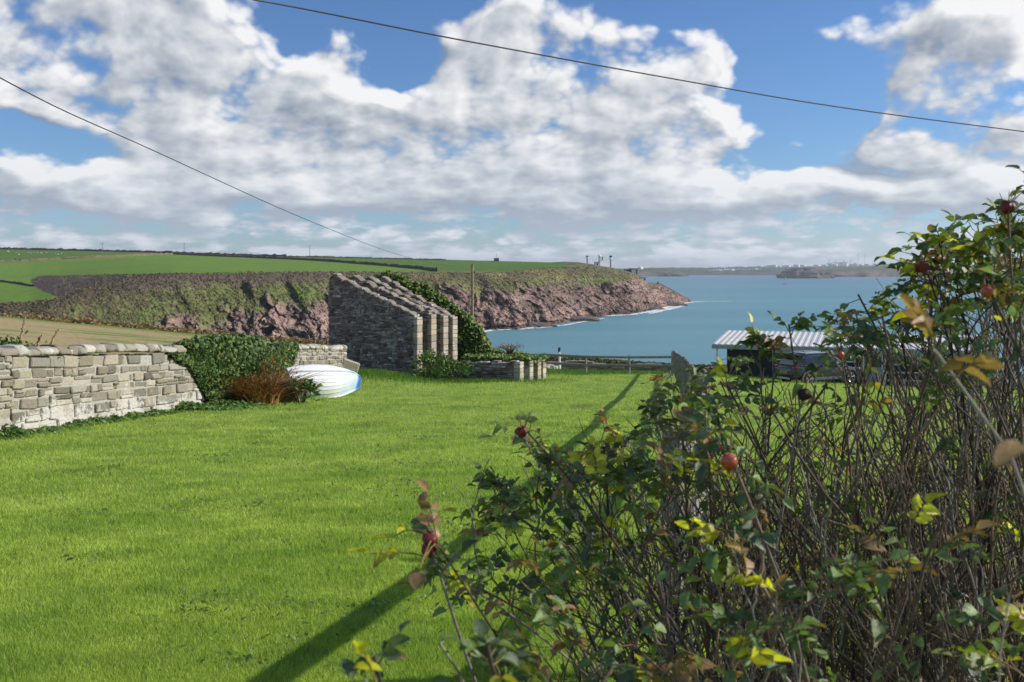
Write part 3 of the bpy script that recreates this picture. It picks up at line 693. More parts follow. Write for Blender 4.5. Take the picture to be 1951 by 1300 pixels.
def hut(px, py, l, d, h, rz, m1, label, roof=True, cat='hut'):
    e_ = empty('hut', surf(px, py), rz, label=label, cat=cat)
    a = MB(); a.box((0, 0, h/2-1), (l, d, h+2), ch=.05); a.build('wall', m1, e_)
    a = MB()
    if roof: a.addv([(-l/2-.2, -d/2-.2, h+.01), (l/2+.2, -d/2-.2, h+.01), (l/2+.2, d/2+.2, h+.01), (-l/2-.2, d/2+.2, h+.01), (-l/2-.2, 0, h+d*.3), (l/2+.2, 0, h+d*.3)], [[0, 1, 5, 4], [2, 3, 4, 5], [0, 4, 3], [1, 2, 5], [0, 3, 2, 1]])
    else: a.box((0, 0, h+.11), (l+.4, d+.4, .2))
    a.build('roof', M_slate, e_)
    a = MB(); a.box((l*.2, -d/2-.03, h*.45), (.9, .08, h*.8)); a.build('door', M_dark, e_)
    return e_
hut(1136.5, 506, 2.6, 2.4, 1.7, .2, M_white, 'small dark roofed hut at the foot of the middle beacon')
e_ = hut(946, 498.2, 3.2, 3, 1.8, .3, M_dark, 'tiny dark hut with a thin mast on the skyline of the green field')
a = MB(); a.tube([(0, 0, 1.5), (0, 0, 6.5)], .10, 6); a.build('mast', M_conc, e_)
fort = hut(1207.5, 522.5, 5.5, 5, 3.6, .3, M_conc, 'grey stone blockhouse on the seaward slope below the beacons', False, 'blockhouse')
a = MB(); a.box((-4.2, .5, 1.2), (4.5, 4, 4.0)); a.build('side_wing', M_dark, fort)
hut(1226, 534.5, 3.2, 3, 1.8, .1, M_white, 'small white block hut low on the headland near the water', False)
M_red = mat('red_paint', (.35, .05, .03), .6, .4)
e_ = empty('marker_post', surf(1254, 541.5), label='small reddish marker post near the tip of the headland', cat='post'); a = MB(); a.tube([(0, 0, -1), (0, 0, 1.3)], .3, 8); a.build('post', M_red, e_); a = MB(); a.tube([(0, 0, 1.3), (0, 0, 2.0)], .5, 8); a.build('top_mark', M_red, e_)

# utility poles on the far fields
M_pole = mat('grey_timber', (.22, .19, .15), .9, .2, var=(3, .25))
def upole(px, pyt, pyb, label):
    b_ = surf(px, pyb); y = b_.y; h = (pyb-pyt)/F*y; e_ = empty('utility_pole', b_, 0, label=label, cat='utility pole', group='poles on the far farmland')
    a = MB(); a.tube([(0, 0, -.5), (0, 0, h)], [.24, .17], 8); a.build('pole', M_pole, e_)
    a = MB(); a.box((0, 0, h-.5), (2.4, .14, .16)); a.build('crossarm', M_pole, e_)
upole(195, 463, 489, 'pale pole with crossarm on the hedgebank, nearest of the field poles')
upole(351, 462.5, 483, 'thin pole with crossarm breaking the skyline at the middle of the green fields')
upole(590, 468, 490, 'faint distant pole on the skyline, right of the others')
# sheep
def sheep_proto():
    e_ = empty('sheep', (0, 0, 0), cat='sheep', group='sheep grazing in the far pasture')
    bm = bmesh.new(); bmesh.ops.create_icosphere(bm, subdivisions=2, radius=1)
    for v in bm.verts:
        x, y, z = v.co; v.co = (x*.58, y*.27*(1.05 if x < 0 else .95), .58+z*.27)
    me = bpy.data.meshes.new('fleece'); bm.to_mesh(me); bm.free(); link('fleece', me, mat('fleece', (.62, .58, .50), .95, .1), e_)
    a = MB(); a.tube([(.48, 0, .62), (.68, 0, .48), (.84, 0, .24)], [.14, .12, .06], 8)
    a.box((.7, .12, .50), (.05, .12, .06)); a.box((.7, -.12, .50), (.05, .12, .06)); a.build('head', bpy.data.materials['fleece'], e_)
    for sx in (-.36, .36):
        for sy in (-.14, .14): a = MB(); a.tube([(sx, sy, .42), (sx+.02, sy, .2), (sx, sy, 0)], [.07, .045, .035], 6); a.build('leg', M_dark, e_)
    return e_
def copytree(o, parent=None):
    c = o.copy(); SC.collection.objects.link(c); c.parent = parent
    for ch in list(o.children): copytree(ch, c)
    return c
sp0 = sheep_proto(); SH = [(15,481),(31,483.4),(36,487),(53,484.3),(57,484),(64,483.5),(70,483),(78,484.3),(88,484),(105,485.2),(111,487),(117,485.5)]
names = ['leftmost sheep on the skyline pasture','sheep standing close above a lower lone one','lone sheep grazing lower than its neighbours','first of a line of five small sheep','second in the line of five small sheep','middle one in the line of five small sheep','fourth in the line of five small sheep','last in the line of five small sheep','single sheep between the line of five and the right group','upper left sheep of the right hand group of three','lowest sheep of the right hand group of three','rightmost sheep of all in the pasture']
for i, ((px, py), lb) in enumerate(zip(SH, names)):
    o = sp0 if i == 0 else copytree(sp0); p_ = surf(px, py); o.location = p_; o.rotation_euler[2] = rv.uniform(0, 6.28); o.scale = (1.4,)*3; o['label'] = 'white '+lb
# field gate
gt = empty('field_gate', surf(33, 497.5), .1, label='small pale gate between dark posts in the far left hedgebank', cat='gate')
for i, xx in enumerate((-1.5, 2.3)): a = MB(); a.box((xx, 0, .8), (.55, .5, 1.9)); a.build('gatepost', M_dark, gt)
a = MB()
for k in range(4): a.box((-3.2, 0, .35+k*.35), (2.8, .08, .10))
for xx in (-4.6, -1.85): a.box((xx, 0, .85), (.1, .1, 1.4))
a.build('gate_leaf', M_conc, gt)

# ---- air between here and the far shore
M_haze = bpy.data.materials.new('haze'); M_haze.use_nodes = True; h_ = NT(M_haze.node_tree); h_.n.clear()
pv = h_.add('ShaderNodeVolumePrincipled'); pv.inputs['Color'].default_value = (.80, .88, 1, 1); pv.inputs['Density'].default_value = .00009; pv.inputs['Anisotropy'].default_value = .3
oo = h_.add('ShaderNodeOutputMaterial'); h_.l.new(pv.outputs[0], oo.inputs[1])
mb = MB(); mb.addv([(x_, y_, z_) for x_ in (-5200, 13200) for y_ in (-700, 12700) for z_ in (-40, 130)], [[0, 1, 3, 2], [4, 6, 7, 5], [0, 4, 5, 1], [2, 3, 7, 6], [0, 2, 6, 4], [1, 5, 7, 3]])
HAZE = mb.build('haze', M_haze, kind='stuff')
# ================================================================== STONE WALLS
def stone_nodes(white, lich):
    def f(n, p, tcn, c):
        xyz_ = n.sep(tcn); z = n.m('SUBTRACT', n.m('MULTIPLY_ADD', xyz_[1], .0765, xyz_[2]), 23.3)
        nn = n.noise(tcn, 1.3, 6, .65); n3 = n.noise(tcn, 9, 5, .7)
        if not white:
            wv = n.m('ADD', nn, n.m('MULTIPLY', n3, .5)); c = n.mix(n.mr(wv, .80, .98, 0, .75), c, (.56, .54, .50)); c = n.mix(n.mr(wv, .46, .62, .6, 0), c, (.11, .095, .09))
        if white:   # worn limewash clinging low on the wall and on the coping
            wv = n.m('ADD', n.m('ADD', n.m('MULTIPLY', nn, 1.0), n.m('MULTIPLY', n3, .55)), n.m('MULTIPLY', z, -white[0]))
            c = n.mix(n.mr(wv, white[1], white[1]+.12), c, (.52, .50, .45))
        ln = n.noise(tcn, 3.1, 5, .7)
        c = n.mix(n.mr(ln, .66, .74, 0, lich), c, (.46, .26, .05))
        sp = n.noise(tcn, 22, 3, .7); c = n.mix(n.mr(sp, .60, .72, 0, .55), c, (.50, .48, .42))
        dk = n.noise(tcn, 16, 4, .7); c = n.mix(n.mr(dk, .58, .72, 0, .5), c, (.09, .085, .075))
        return c
    return f
M_wallst = mat('garden_wall_stone', (1, 1, 1), .92, .12, attr=True, build=stone_nodes((.42, .56), .5), bump=(9, 1.0, .06))
M_cope = mat('coping_stone', (1, 1, 1), .92, .12, attr=True, build=stone_nodes((0.0, .80), .5), bump=(14, .8, .03))
M_ruin = mat('ruin_stone', (1, 1, 1), .93, .1, attr=True, build=stone_nodes(None, .55), bump=(12, .9, .04))
def masonry(mb, O, u, n, L, top, thick, rng, hs=(.09, .2), ls=(.16, .42), cols=None, zb=-.6, prot=.03, gap=.012, core=(.16, .15, .13), jit=.16):
    """rubble wall of separate chamfered stones round a mortar core; u along, n across, top(s) = height at s"""
    O = Vector(O); u = Vector(u).normalized(); n = Vector(n).normalized(); Zv = Vector((0, 0, 1))
    N = 12; vs = []; fs = []
    for i in range(N+1):
        s = L*i/N; s2 = min(max(s, .03), L-.03); h = top(s)-.05
        for a in (-1, 1):
            vs += [O+u*s2+n*(a*(thick/2-.02))+Zv*zb, O+u*s2+n*(a*(thick/2-.02))+Zv*h]
    for i in range(N):
        b = i*4; fs += [[b, b+4, b+5, b+1], [b+2, b+3, b+7, b+6], [b+1, b+5, b+7, b+3]]
    fs += [[0, 1, 3, 2], [N*4, N*4+2, N*4+3, N*4+1]]
    mb.addv(vs, fs, core)
    R = Matrix((u, n, Zv)).transposed().to_4x4()
    z = zb; tmax = max(top(L*k/20) for k in range(21))
    while z < tmax:
        h = rng.uniform(*hs)
        s = rng.uniform(-.1, 0)
        while s < L:
            l = rng.uniform(*ls)*(1.3 if h > .15 else 1); a = max(s, 0); b = min(s+l, L)
            if L-b < .1: b = L
            m = (a+b)/2; t = top(m)
            if h > hs[0]*1.5 and rng.random() < .28 and b-a > .06 and z+h < t-.03:
                hA = h*rng.uniform(.35, .65)
                for zz_, hh_ in ((z, hA), (z+hA, h-hA)):
                    for sd in (-1, 1):
                        col = cols[rng.randrange(len(cols))]; k = rng.uniform(.68, 1.28); d = thick*.5+rng.uniform(-.4, 1)*prot
                        mb.box(O+u*m+n*(sd*(d/2+.001))+Zv*(zz_+hh_/2), (b-a-gap, d-.002, hh_-gap), col=tuple(min(1, c*k) for c in col), ch=min(.02, hh_*.2), M=R, jit=jit, rnd=rng)
                s = b if b == L else s+l
                continue
            if b-a > .06 and z < t-.03:
                hh = min(h, t-z+.02)*rng.uniform(.92, 1.0)
                for sd in (-1, 1):
                    col = cols[rng.randrange(len(cols))]; k = rng.uniform(.68, 1.28); col = tuple(min(1, c*k) for c in col)
                    pr = rng.uniform(-.4, 1)*prot; d = thick*.5+pr
                    ea = rng.uniform(0, .02) if a == 0 else 0; eb = rng.uniform(0, .02) if b == L else 0
                    M = R @ Matrix.Rotation(rng.uniform(-.02, .02), 4, 'Y')
                    g_ = gap*rng.uniform(.5, 1.6)
                    mb.box(O+u*((a-ea+b+eb)/2)+n*(sd*(d/2+.001))+Zv*(z+hh/2), (b-a+ea+eb-g_, d-.002, hh-g_), col=col, ch=min(.022, hh*.2), M=M, jit=jit, rnd=rng)
            s = b if b == L else s+l
        z += h
    return
rng0 = random.Random(21)
# garden wall: follows the slope in short lengths
wall = empty('garden_wall', (-8.4, 28, gz(-8.4, 28)), label='long low pale stone garden wall with rounded coping along the left of the lawn', cat='wall')
WP = [(-10.6, 6.5), (-9.36, 18.2), (-8.55, 26.8), (-7.75, 35.3), (-7.15, 41.7)]
SC_ = [(.27,.24,.18), (.31,.275,.21), (.22,.205,.165), (.34,.305,.24), (.19,.165,.125), (.28,.265,.22), (.38,.345,.28)]
wmb = MB(); cmb = MB()
def along(t, P_):
    L = [0]
    for a, b in zip(P_[:-1], P_[1:]): L.append(L[-1]+math.dist(a, b))
    t = min(max(t, 0), L[-1]); i = max(k for k in range(len(L)-1) if L[k] <= t+1e-9); f = (t-L[i])/(L[i+1]-L[i])
    return Vector((P_[i][0]+(P_[i+1][0]-P_[i][0])*f, P_[i][1]+(P_[i+1][1]-P_[i][1])*f, 0)), L[-1]
_, WL = along(0, WP)
def wall_top(y): return CAMZ-.0765*y+.03*math.sin(y*.9)+.02
for a, b in zip(WP[:-1], WP[1:]):
    L = math.dist(a, b); u = Vector((b[0]-a[0], b[1]-a[1], 0)).normalized(); nn_ = Vector((u.y, -u.x, 0))
    # stones laid in level-ish courses running with the slope
    z0 = wall_top(a[1]); sl = (wall_top(b[1])-z0)/L
    u3 = Vector((u.x, u.y, sl)).normalized()
    masonry(wmb, (a[0], a[1], z0), u3, nn_, math.hypot(L, sl*L), lambda s: -.20, .46, rng0, (.09, .25), (.12, .52), SC_, -2.15, .045, .022, core=(.40, .385, .34), jit=.22)
wo_ = wmb.build('stonework', M_wallst)
t = 0
while t < WL-.1:
    l = rng0.uniform(.25, .8); p0, _ = along(t, WP); p1, _ = along(min(t+l, WL), WP); m = (p0+p1)/2; d = (p1-p0); l2 = d.length
    hh = rng0.uniform(.16, .24); an = math.atan2(d.y, d.x)
    bm = bmesh.new(); bmesh.ops.create_icosphere(bm, subdivisions=3, radius=1)
    sd = rng0.uniform(0, 50)
    vs = [v.co.copy() for v in bm.verts]; nz_ = perlin(np.array([v[:] for v in vs])*1.7+sd)
    out = []
    for v, q_ in zip(vs, nz_):
        c_ = Vector([math.copysign(abs(x)**.42, x) for x in v]); c_ = Vector((c_.x*l2*rng0.uniform(.485, .525), c_.y*.28*(1-.35*max(c_.z, 0)), c_.z*hh*.5*(.8 if c_.z > 0 else 1)))*(1+.20*q_); out.append(c_)
    R = Matrix.Rotation(an, 4, 'Z') @ Matrix.Rotation(rng0.uniform(-.05, .05)+.0765, 4, 'Y')
    zz = wall_top(m.y)-.20+hh*.5-.01
    k = rng0.uniform(.8, 1.3); base_ = rng0.choice([(.30,.28,.23), (.40,.38,.33), (.26,.23,.18), (.46,.44,.39)])
    cmb.addv([R @ v+Vector((m.x, m.y, zz)) for v in out], [[v.index for v in f.verts] for f in bm.faces], tuple(c*k for c in base_)); bm.free()
    t += l
co_ = cmb.build('coping', M_cope, smooth=True)
def setparent(ch, pa):
    ch.parent = pa; ch.matrix_parent_inverse = Matrix.Translation(-pa.location) if pa.rotation_euler.z == 0 else pa.matrix_world.inverted()
for o in (wo_, co_): setparent(o, wall)

# ruined outbuilding: parallel lean-to walls stepping away from us
RC = [(.22,.19,.165), (.28,.25,.225), (.16,.135,.125), (.36,.33,.31), (.22,.15,.13), (.42,.39,.37), (.24,.20,.175), (.13,.105,.10)]
ru = empty('ruined_outbuilding', (-4.6, 47, gz(-4.6, 47)), label='tall roofless stone ruin of four parallel sloping gable walls beyond the garden wall', cat='ruin')
th = math.radians(24); U = Vector((-math.cos(th), math.sin(th), 0)); NV = Vector((math.sin(th), math.cos(th), 0))
P1 = Vector((-4.57, 46.7, 0)); RW = [(0, 4.83, 22.72, 24.72), (1.38, 4.6, 22.80, 24.60), (2.62, 4.45, 22.66, 24.50), (3.62, 4.3, 22.58, 24.52)]
for k, (s, L, z0, z1) in enumerate(RW):
    O = P1+NV*(s+.25); rr = random.Random(30+k)
    mb = MB()
    def top(q_, L=L, z0=z0, z1=z1, k=k):
        f = q_/L; return z0+(z1-z0)*min(1, f*1.04)+.06*math.sin(q_*9+k)+.04*math.sin(q_*23+k*2)-(.25 if f > .97 else 0)
    masonry(mb, (O.x, O.y, 0), U, NV, L, top, .46, rr, (.045, .14), (.07, .34), RC, zb=18.6, prot=.07, gap=.014, core=(.22, .20, .18), jit=.38)
    wl = mb.build('gable_wall', M_ruin); setparent(wl, ru)
    cp = MB(); q_ = 0
    while q_ < L-.05:
        l = rr.uniform(.12, .38); l = min(l, L-q_); za, zb_ = top(q_)+.03, top(q_+l)+.03
        tilt = math.atan2(zb_-za, l); k_ = rr.uniform(.8, 1.25)
        M = Matrix((U, NV, Vector((0, 0, 1)))).transposed().to_4x4() @ Matrix.Rotation(-tilt+rr.uniform(-.16, .16), 4, 'Y')
        cp.box(O+U*(q_+l/2)+Vector((0, 0, (za+zb_)/2)), (l*1.04, .50+rr.uniform(-.10, .08), rr.uniform(.05, .13)), col=tuple(c*k_ for c in (.23, .20, .165)), ch=.02, M=M, jit=.3, rnd=rr)
        q_ += l
    c_ = cp.build('top_slabs', M_ruin); c_.parent = wl
# back wall closing the tall side, and pillars of dressed stone at the open ends
mb = MB(); OB = P1+U*4.6+NV*.1
masonry(mb, (OB.x, OB.y, 0), NV, U, 4.1, lambda s: 24.35+.1*math.sin(s*6), .45, random.Random(77), (.07, .15), (.15, .42), RC, zb=18.6, core=(.11,.10,.09))
setparent(mb.build('rear_wall', M_ruin), ru)

# low ruined pens
lp = empty('ruined_pen', (.2, 45.7, gz(.2, 45.7)), label='low ruined stone pen with four lichened pillar ends, right of the tall ruin', cat='ruin')
th2 = math.radians(20); U2 = Vector((-math.cos(th2), math.sin(th2), 0)); N2 = Vector((math.sin(th2), math.cos(th2), 0))
LC = [(.36,.32,.26), (.42,.38,.31), (.30,.26,.21), (.40,.33,.22)]
for k, (x, y, L, pt) in enumerate(((.27, 45.4, 3.7, 690), (.74, 46.9, 3.3, 688), (1.16, 48.6, 3.0, 686), (1.46, 50.2, 2.8, 686))):
    O = Vector((x, y, 0)); zt = CAMZ-(pt-HY)/F*y+.02
    mb = MB(); masonry(mb, (O.x, O.y, 0), U2, N2, L, lambda s: zt-.04*s+.04*math.sin(s*8), .42, random.Random(50+k), (.07, .16), (.14, .4), RC, zb=18.4, core=(.12,.11,.10))
    w_ = mb.build('pen_wall', M_ruin); setparent(w_, lp)
    # pillar end stones
    pm = MB(); z = 18.7; rr = random.Random(60+k)
    while z < zt-.03:
        h = min(rr.uniform(.14, .3), zt-z); kk = rr.uniform(.8, 1.25)
        pm.box(O-U2*.05+Vector((0, 0, z+h/2)), (.30, .50+rr.uniform(-.03, .03), h-.012), rz=math.atan2(U2.y, U2.x), col=tuple(c*kk for c in rr.choice(LC)), ch=.02); z += h
    setparent(pm.build('pillar', mat('pillar_stone', (1, 1, 1), .92, .1, attr=True, build=stone_nodes(None, .95), bump=(12, .9, .04)) if k == 0 else bpy.data.materials['pillar_stone'], None), lp)
for k, (s, L, z0, z1) in enumerate(RW):
    pm = MB(); rr = random.Random(90+k); z = 18.9; O = P1+NV*(s+.25)-U*.04
    while z < z0-.02:
        h = min(rr.uniform(.15, .34), z0-z); kk = rr.uniform(.85, 1.2)
        pm.box(O+Vector((0, 0, z+h/2)), (.22, .52+rr.uniform(-.03, .03), h-.012), rz=math.atan2(U.y, U.x), col=tuple(c*kk for c in rr.choice(LC)), ch=.02); z += h
    setparent(pm.build('pillar', bpy.data.materials['pillar_stone']), ru)
# leaning slab beside the wall end
mb = MB(); mb.box((0, 0, 0), (.75, .16, .78), col=(.45, .40, .32), ch=.05, jit=.2, rnd=random.Random(5)); e_ = mb.build('stone_slab', M_cope, None, label='pale flat stone slab leaning between wall end and ruin', cat='stone')
e_.location = (-6.75, 41.3, gz(-6.75, 41.3)+.33); e_.rotation_euler = (.28, .22, .5)

# ================================================================== IVY AND SCRUB
IVYT = [(0, -.5, .02), (.42, -.30, -.04), (.50, .12, -.02), (0, .62, -.06), (-.50, .12, -.02), (-.42, -.30, -.04), (0, 0, .05)]
IVYF = [[0, 1, 6], [1, 2, 6], [2, 3, 6], [3, 4, 6], [4, 5, 6], [5, 0, 6]]
M_ivy = mat('ivy_leaves', (1, 1, 1), .52, .32, attr=True, trans=.22)
M_leaf2 = mat('broad_leaves', (1, 1, 1), .5, .4, attr=True, trans=.3)
M_stem = mat('woody_stem', (1, 1, 1), .85, .2, attr=True, var=(20, .3))
def foliage(name, P, nrm, size, cols, m_, parent, rng, spread=.8, tmpl=None, weights=None):
    N = len(P); cols = np.array(cols); cc = cols[rng.choice(len(cols), N, p=weights)]*rng.uniform(.6, 1.4, (N, 1))
    tv, tf = tmpl or (IVYT, IVYF)
    o = link(name, instmesh(name, tv, tf, P, rand_bas(N, nrm, spread, rng), (rng.uniform(.6, 1.25, (N, 1))*size)*np.ones((1, 3)), np.clip(cc, 0, 1)), m_)
    setparent(o, parent) if parent else None
    return o
IVC = [(.045, .09, .025), (.065, .125, .03), (.095, .165, .038), (.15, .21, .045), (.34, .30, .05)]
IVW = [.3, .3, .24, .14, .02]
def blobcloud(rng, N, fn, shell=.18):
    """points near a closed surface given by fn(u, v) with inward jitter"""
    u = rng.uniform(0, 1, N); v = rng.uniform(0, 1, N); return fn(u, v)
# ivy mass on the garden wall
iv = empty('ivy', (-8.2, 28.6, gz(-8.2, 28.6)), label='glossy ivy mass smothering the middle of the pale garden wall', cat='ivy')
rg = np.random.default_rng(40)
def on_wall(N, y0, y1, rg):
    y = rg.uniform(y0, y1, N); xw = np.interp(y, [p[1] for p in WP], [p[0] for p in WP]); zt = CAMZ-.0765*y
    return y, xw, zt
N = 26000; y, xw, zt = on_wall(N, 25.7, 33.5, rg)
f = (y-25.7)/7.8; n_ = fbm(np.stack([y*.9, y*0+2, y*0], -1), 3)
topz = zt+.02+.26*np.sin(np.pi*np.clip((f-.05)/.8, 0, 1))**.6*(1+.5*n_)+.10*n_
botf = np.clip(np.interp(f, [0, .06, .2, .5, .75, 1], [.75, .55, .0, -.05, .05, .5])+.12*n_, 0, 1)
hgt = 1.85*(1-botf)
v = rg.uniform(0, 1, N)**.9; z = topz-v*(hgt+(topz-zt)); bul = np.interp(f, [0, .15, .5, .85, 1], [.28, .45, .75, .5, .3])*(1+.35*fbm(np.stack([y*1.1, z*1.3, y*0], -1), 3))*(.55+.45*np.sin(np.pi*np.clip(v*.9+.1, 0, 1)))
edge = np.clip(1-np.abs(f-.5)*2, 0, 1)**.3
x = xw+.20+bul*edge*rg.uniform(.75, 1.02, N); tp = v < .16; x = np.where(tp, xw+rg.uniform(-.45, 1, N)*(.22+bul*.8), x)
foliage('leaf_mass', np.stack([x, y, z], 1), (1.0, -.35, .55), .125, IVC, M_ivy, iv, rg, .95, weights=IVW)
# trails reaching along the coping to the left
N = 1500; y, xw, zt = on_wall(N, 24.7, 26.2, rg); n_ = fbm(np.stack([y*2, y*0, y*0], -1), 3)
foliage('trailing_stems', np.stack([xw+.26+rg.uniform(-.1, .1, N), y, zt-.25-.3*np.abs(n_)-rg.uniform(0, .3, N)*((y-24.6)/1.6)], 1), (1, -.3, .4), .11, IVC, M_ivy, iv, rg, .7, weights=IVW)
# thin ivy further right on the wall
iv2 = empty('ivy', (-7.6, 37, gz(-7.6, 37)), label='thin ivy strand draped over the coping right of the big ivy mass', cat='ivy'); N = 2600; y, xw, zt = on_wall(N, 32.8, 34.4, rg)
f = (y-32.8)/1.6
foliage('leaf_mass', np.stack([xw+.28+rg.uniform(-.05, .18, N), y, zt+.06-rg.uniform(0, 1, N)**1.3*(1.4*(1-f)+.3)], 1), (1, -.3, .5), .11, IVC, M_ivy, iv2, rg, .7, weights=IVW)
# great ivy bank over the rear of the ruin, sloping down to the pens
ib = empty('ivy_bank', (-2, 51, gz(-2, 51)), label='big sloping ivy bank covering the back of the ruin and pens', cat='ivy')
topc = [(690,532),(715,527),(740,520),(765,525),(790,535),(812,546),(835,561),(860,577),(878,590),(900,606),(918,628),(932,652),(945,668),(962,674),(985,672),(1004,676),(1020,684),(1030,700)]
N = 60000; px = 690+rg.uniform(0, 1, N)**.9*340
tp = np.interp(px, [c[0] for c in topc], [c[1] for c in topc]); v = rg.uniform(0, 1, N)
Yq = np.interp(px, [690, 760, 860, 930, 1030], [53.5, 53.6, 52.6, 51.6, 51.2]); X_ = (px-CX)/F*Yq; zt = CAMZ-(tp-HY)/F*Yq
nn_ = fbm(np.stack([X_*.8, v*2.4, px*0], -1), 3); zt = zt+.30*fbm(np.stack([X_*1.4, X_*0, X_*0+4], -1), 3)+rg.normal(0, .05, N)
zb_ = 18.6; hh = zt-zb_
z = zt-v**1.15*hh; frontb = (1.3+.9*nn_)*np.sqrt(np.clip(v*1.6, 0.02, 1))
y = Yq-np.minimum(frontb, 1.8)*rg.uniform(.75, 1.05, N)+rg.normal(0, .12, N); back = rg.uniform(0, 1, N) < .12; y = np.where(back, Yq+rg.uniform(0, 1, N)*.9, y)
IVB = [(.075, .135, .033), (.11, .185, .04), (.155, .235, .048), (.23, .28, .055), (.36, .33, .08)]
foliage('leaf_mass', np.stack([X_, y, z], 1), (.95, -.35, .8), .15, IVB, M_ivy, ib, rg, .75, weights=[.28, .3, .24, .14, .04])
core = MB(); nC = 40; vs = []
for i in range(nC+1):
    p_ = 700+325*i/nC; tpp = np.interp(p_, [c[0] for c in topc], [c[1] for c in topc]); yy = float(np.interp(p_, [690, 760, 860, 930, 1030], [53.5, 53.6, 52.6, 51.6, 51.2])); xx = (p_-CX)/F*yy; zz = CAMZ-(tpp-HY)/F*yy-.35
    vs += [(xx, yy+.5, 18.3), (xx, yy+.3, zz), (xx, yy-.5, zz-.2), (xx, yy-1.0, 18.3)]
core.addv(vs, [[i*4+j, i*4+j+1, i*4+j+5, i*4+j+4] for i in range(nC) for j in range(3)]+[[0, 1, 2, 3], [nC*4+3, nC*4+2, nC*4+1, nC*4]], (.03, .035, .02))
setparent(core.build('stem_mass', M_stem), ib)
# ivy lying over the tops of the pens
N = 15000; k = rg.integers(0, 3, N); s = rg.uniform(0, 1, N)
bx = np.array([.60, 1.05, 1.38])[k]; by = np.array([46.9, 48.6, 50.2])[k]; LL = np.array([3.0, 2.8, 2.6])[k]
x = bx-math.cos(th2)*s*LL+rg.normal(0, .12, N)+N2[0]*rg.uniform(-.2, .9, N); y = by+math.sin(th2)*s*LL+N2[1]*rg.uniform(-.4, .9, N)
zt = np.array([CAMZ-(688-HY)/F*46.9, CAMZ-(686-HY)/F*48.6, CAMZ-(686-HY)/F*50.2])[k]+.03
z = zt+.18*np.abs(fbm(np.stack([x*2, y*2, x*0], -1), 2))+.10-rg.exponential(.17, N)
foliage('draped_leaves', np.stack([x, y, z], 1), (.3, -.5, .9), .12, IVB, M_ivy, ib, rg, .8, weights=[.28, .3, .24, .14, .04])

# leafy shrubs: rosettes of broad leaves
LEAFT = [(0, 0, 0), (.16, .25, .03), (.24, .55, .02), (.15, .82, -.05), (0, 1, -.14), (-.15, .82, -.05), (-.24, .55, .02), (-.16, .25, .03), (0, .3, -.02), (0, .6, -.03)]
LEAFF = [[0, 1, 8], [1, 2, 9, 8], [2, 3, 9], [3, 4, 9], [4, 5, 9], [5, 6, 9], [6, 7, 8, 9], [7, 0, 8]]
def shrub(name, x, y, w_, h, n, size, cols, label, cat, seed, stemcol=(.12, .09, .06), group=None, stems=14, loc_z=None):
    rg = np.random.default_rng(seed); z0 = gz(x, y) if loc_z is None else loc_z; e_ = empty(name, (x, y, z0), label=label, cat=cat, group=group)
    mb = MB(); tips = []
    for i in range(stems):
        a = rg.uniform(0, 6.28); r = w_*.5*rg.uniform(.2, 1)**.7; hh = h*rg.uniform(.55, 1)*(1-.35*(r/(w_*.5))**2); tip = Vector((r*math.cos(a), r*math.sin(a), hh)); tips.append(tip)
        mb.tube([(tip.x*.1, tip.y*.1, -.1), (tip.x*.45, tip.y*.45, hh*.5), tip], [.018, .012, .005], 5, stemcol)
    s = mb.build('stems', M_stem, e_)
    T = np.array([t[:] for t in tips]); k = rg.integers(0, stems, n); P_ = T[k]*np.array([1, 1, 1])+rg.normal(0, 1, (n, 3))*np.array([w_*.11, w_*.11, h*.13]); P_[:, 2] = np.clip(P_[:, 2], .02, None)
    out = P_*np.array([1, 1, .6]); out /= np.linalg.norm(out, axis=1)[:, None]+1e-6
    d = out+rg.normal(0, .55, (n, 3)); d /= np.linalg.norm(d, axis=1)[:, None]; up = np.array([0, 0, 1.])+rg.normal(0, .35, (n, 3)); t = np.cross(d, up); t /= np.linalg.norm(t, axis=1)[:, None]; nn2 = np.cross(t, d)
    B = np.stack([t, d, nn2], 1); cc = np.array(cols)[rg.integers(0, len(cols), n)]*rg.uniform(.65, 1.35, (n, 1))
    link('leaves', instmesh('leaves', LEAFT, LEAFF, P_, B, rg.uniform(.6, 1.2, (n, 1))*size*np.ones((1, 3)), np.clip(cc, 0, 1)), M_leaf2, e_)
    return e_
GC = [(.05, .11, .025), (.075, .15, .03), (.11, .19, .04), (.16, .22, .05)]
shrub('leafy_shrub', -3.75, 45.6, 1.7, 1.15, 900, .17, GC, 'light green leafy shrub tight against the ruin\'s right hand end', 'shrub', 1)
shrub('leafy_shrub', -2.6, 44.8, 1.8, .95, 1100, .15, GC[:3], 'darker rounded shrub between the tall ruin and the low pen', 'shrub', 2)
shrub('weed_clump', -3.7, 44.1, 1.3, .5, 420, .15, GC, 'low weed clump on the grass before the ruin shrubs', 'weeds', 3)
shrub('broad_leaf_plant', -6.15, 29.0, .95, .60, 240, .20, [(.045, .11, .02), (.07, .15, .03), (.10, .19, .04)], 'dark broad leaved plant in front of the upturned boat', 'plant', 4)
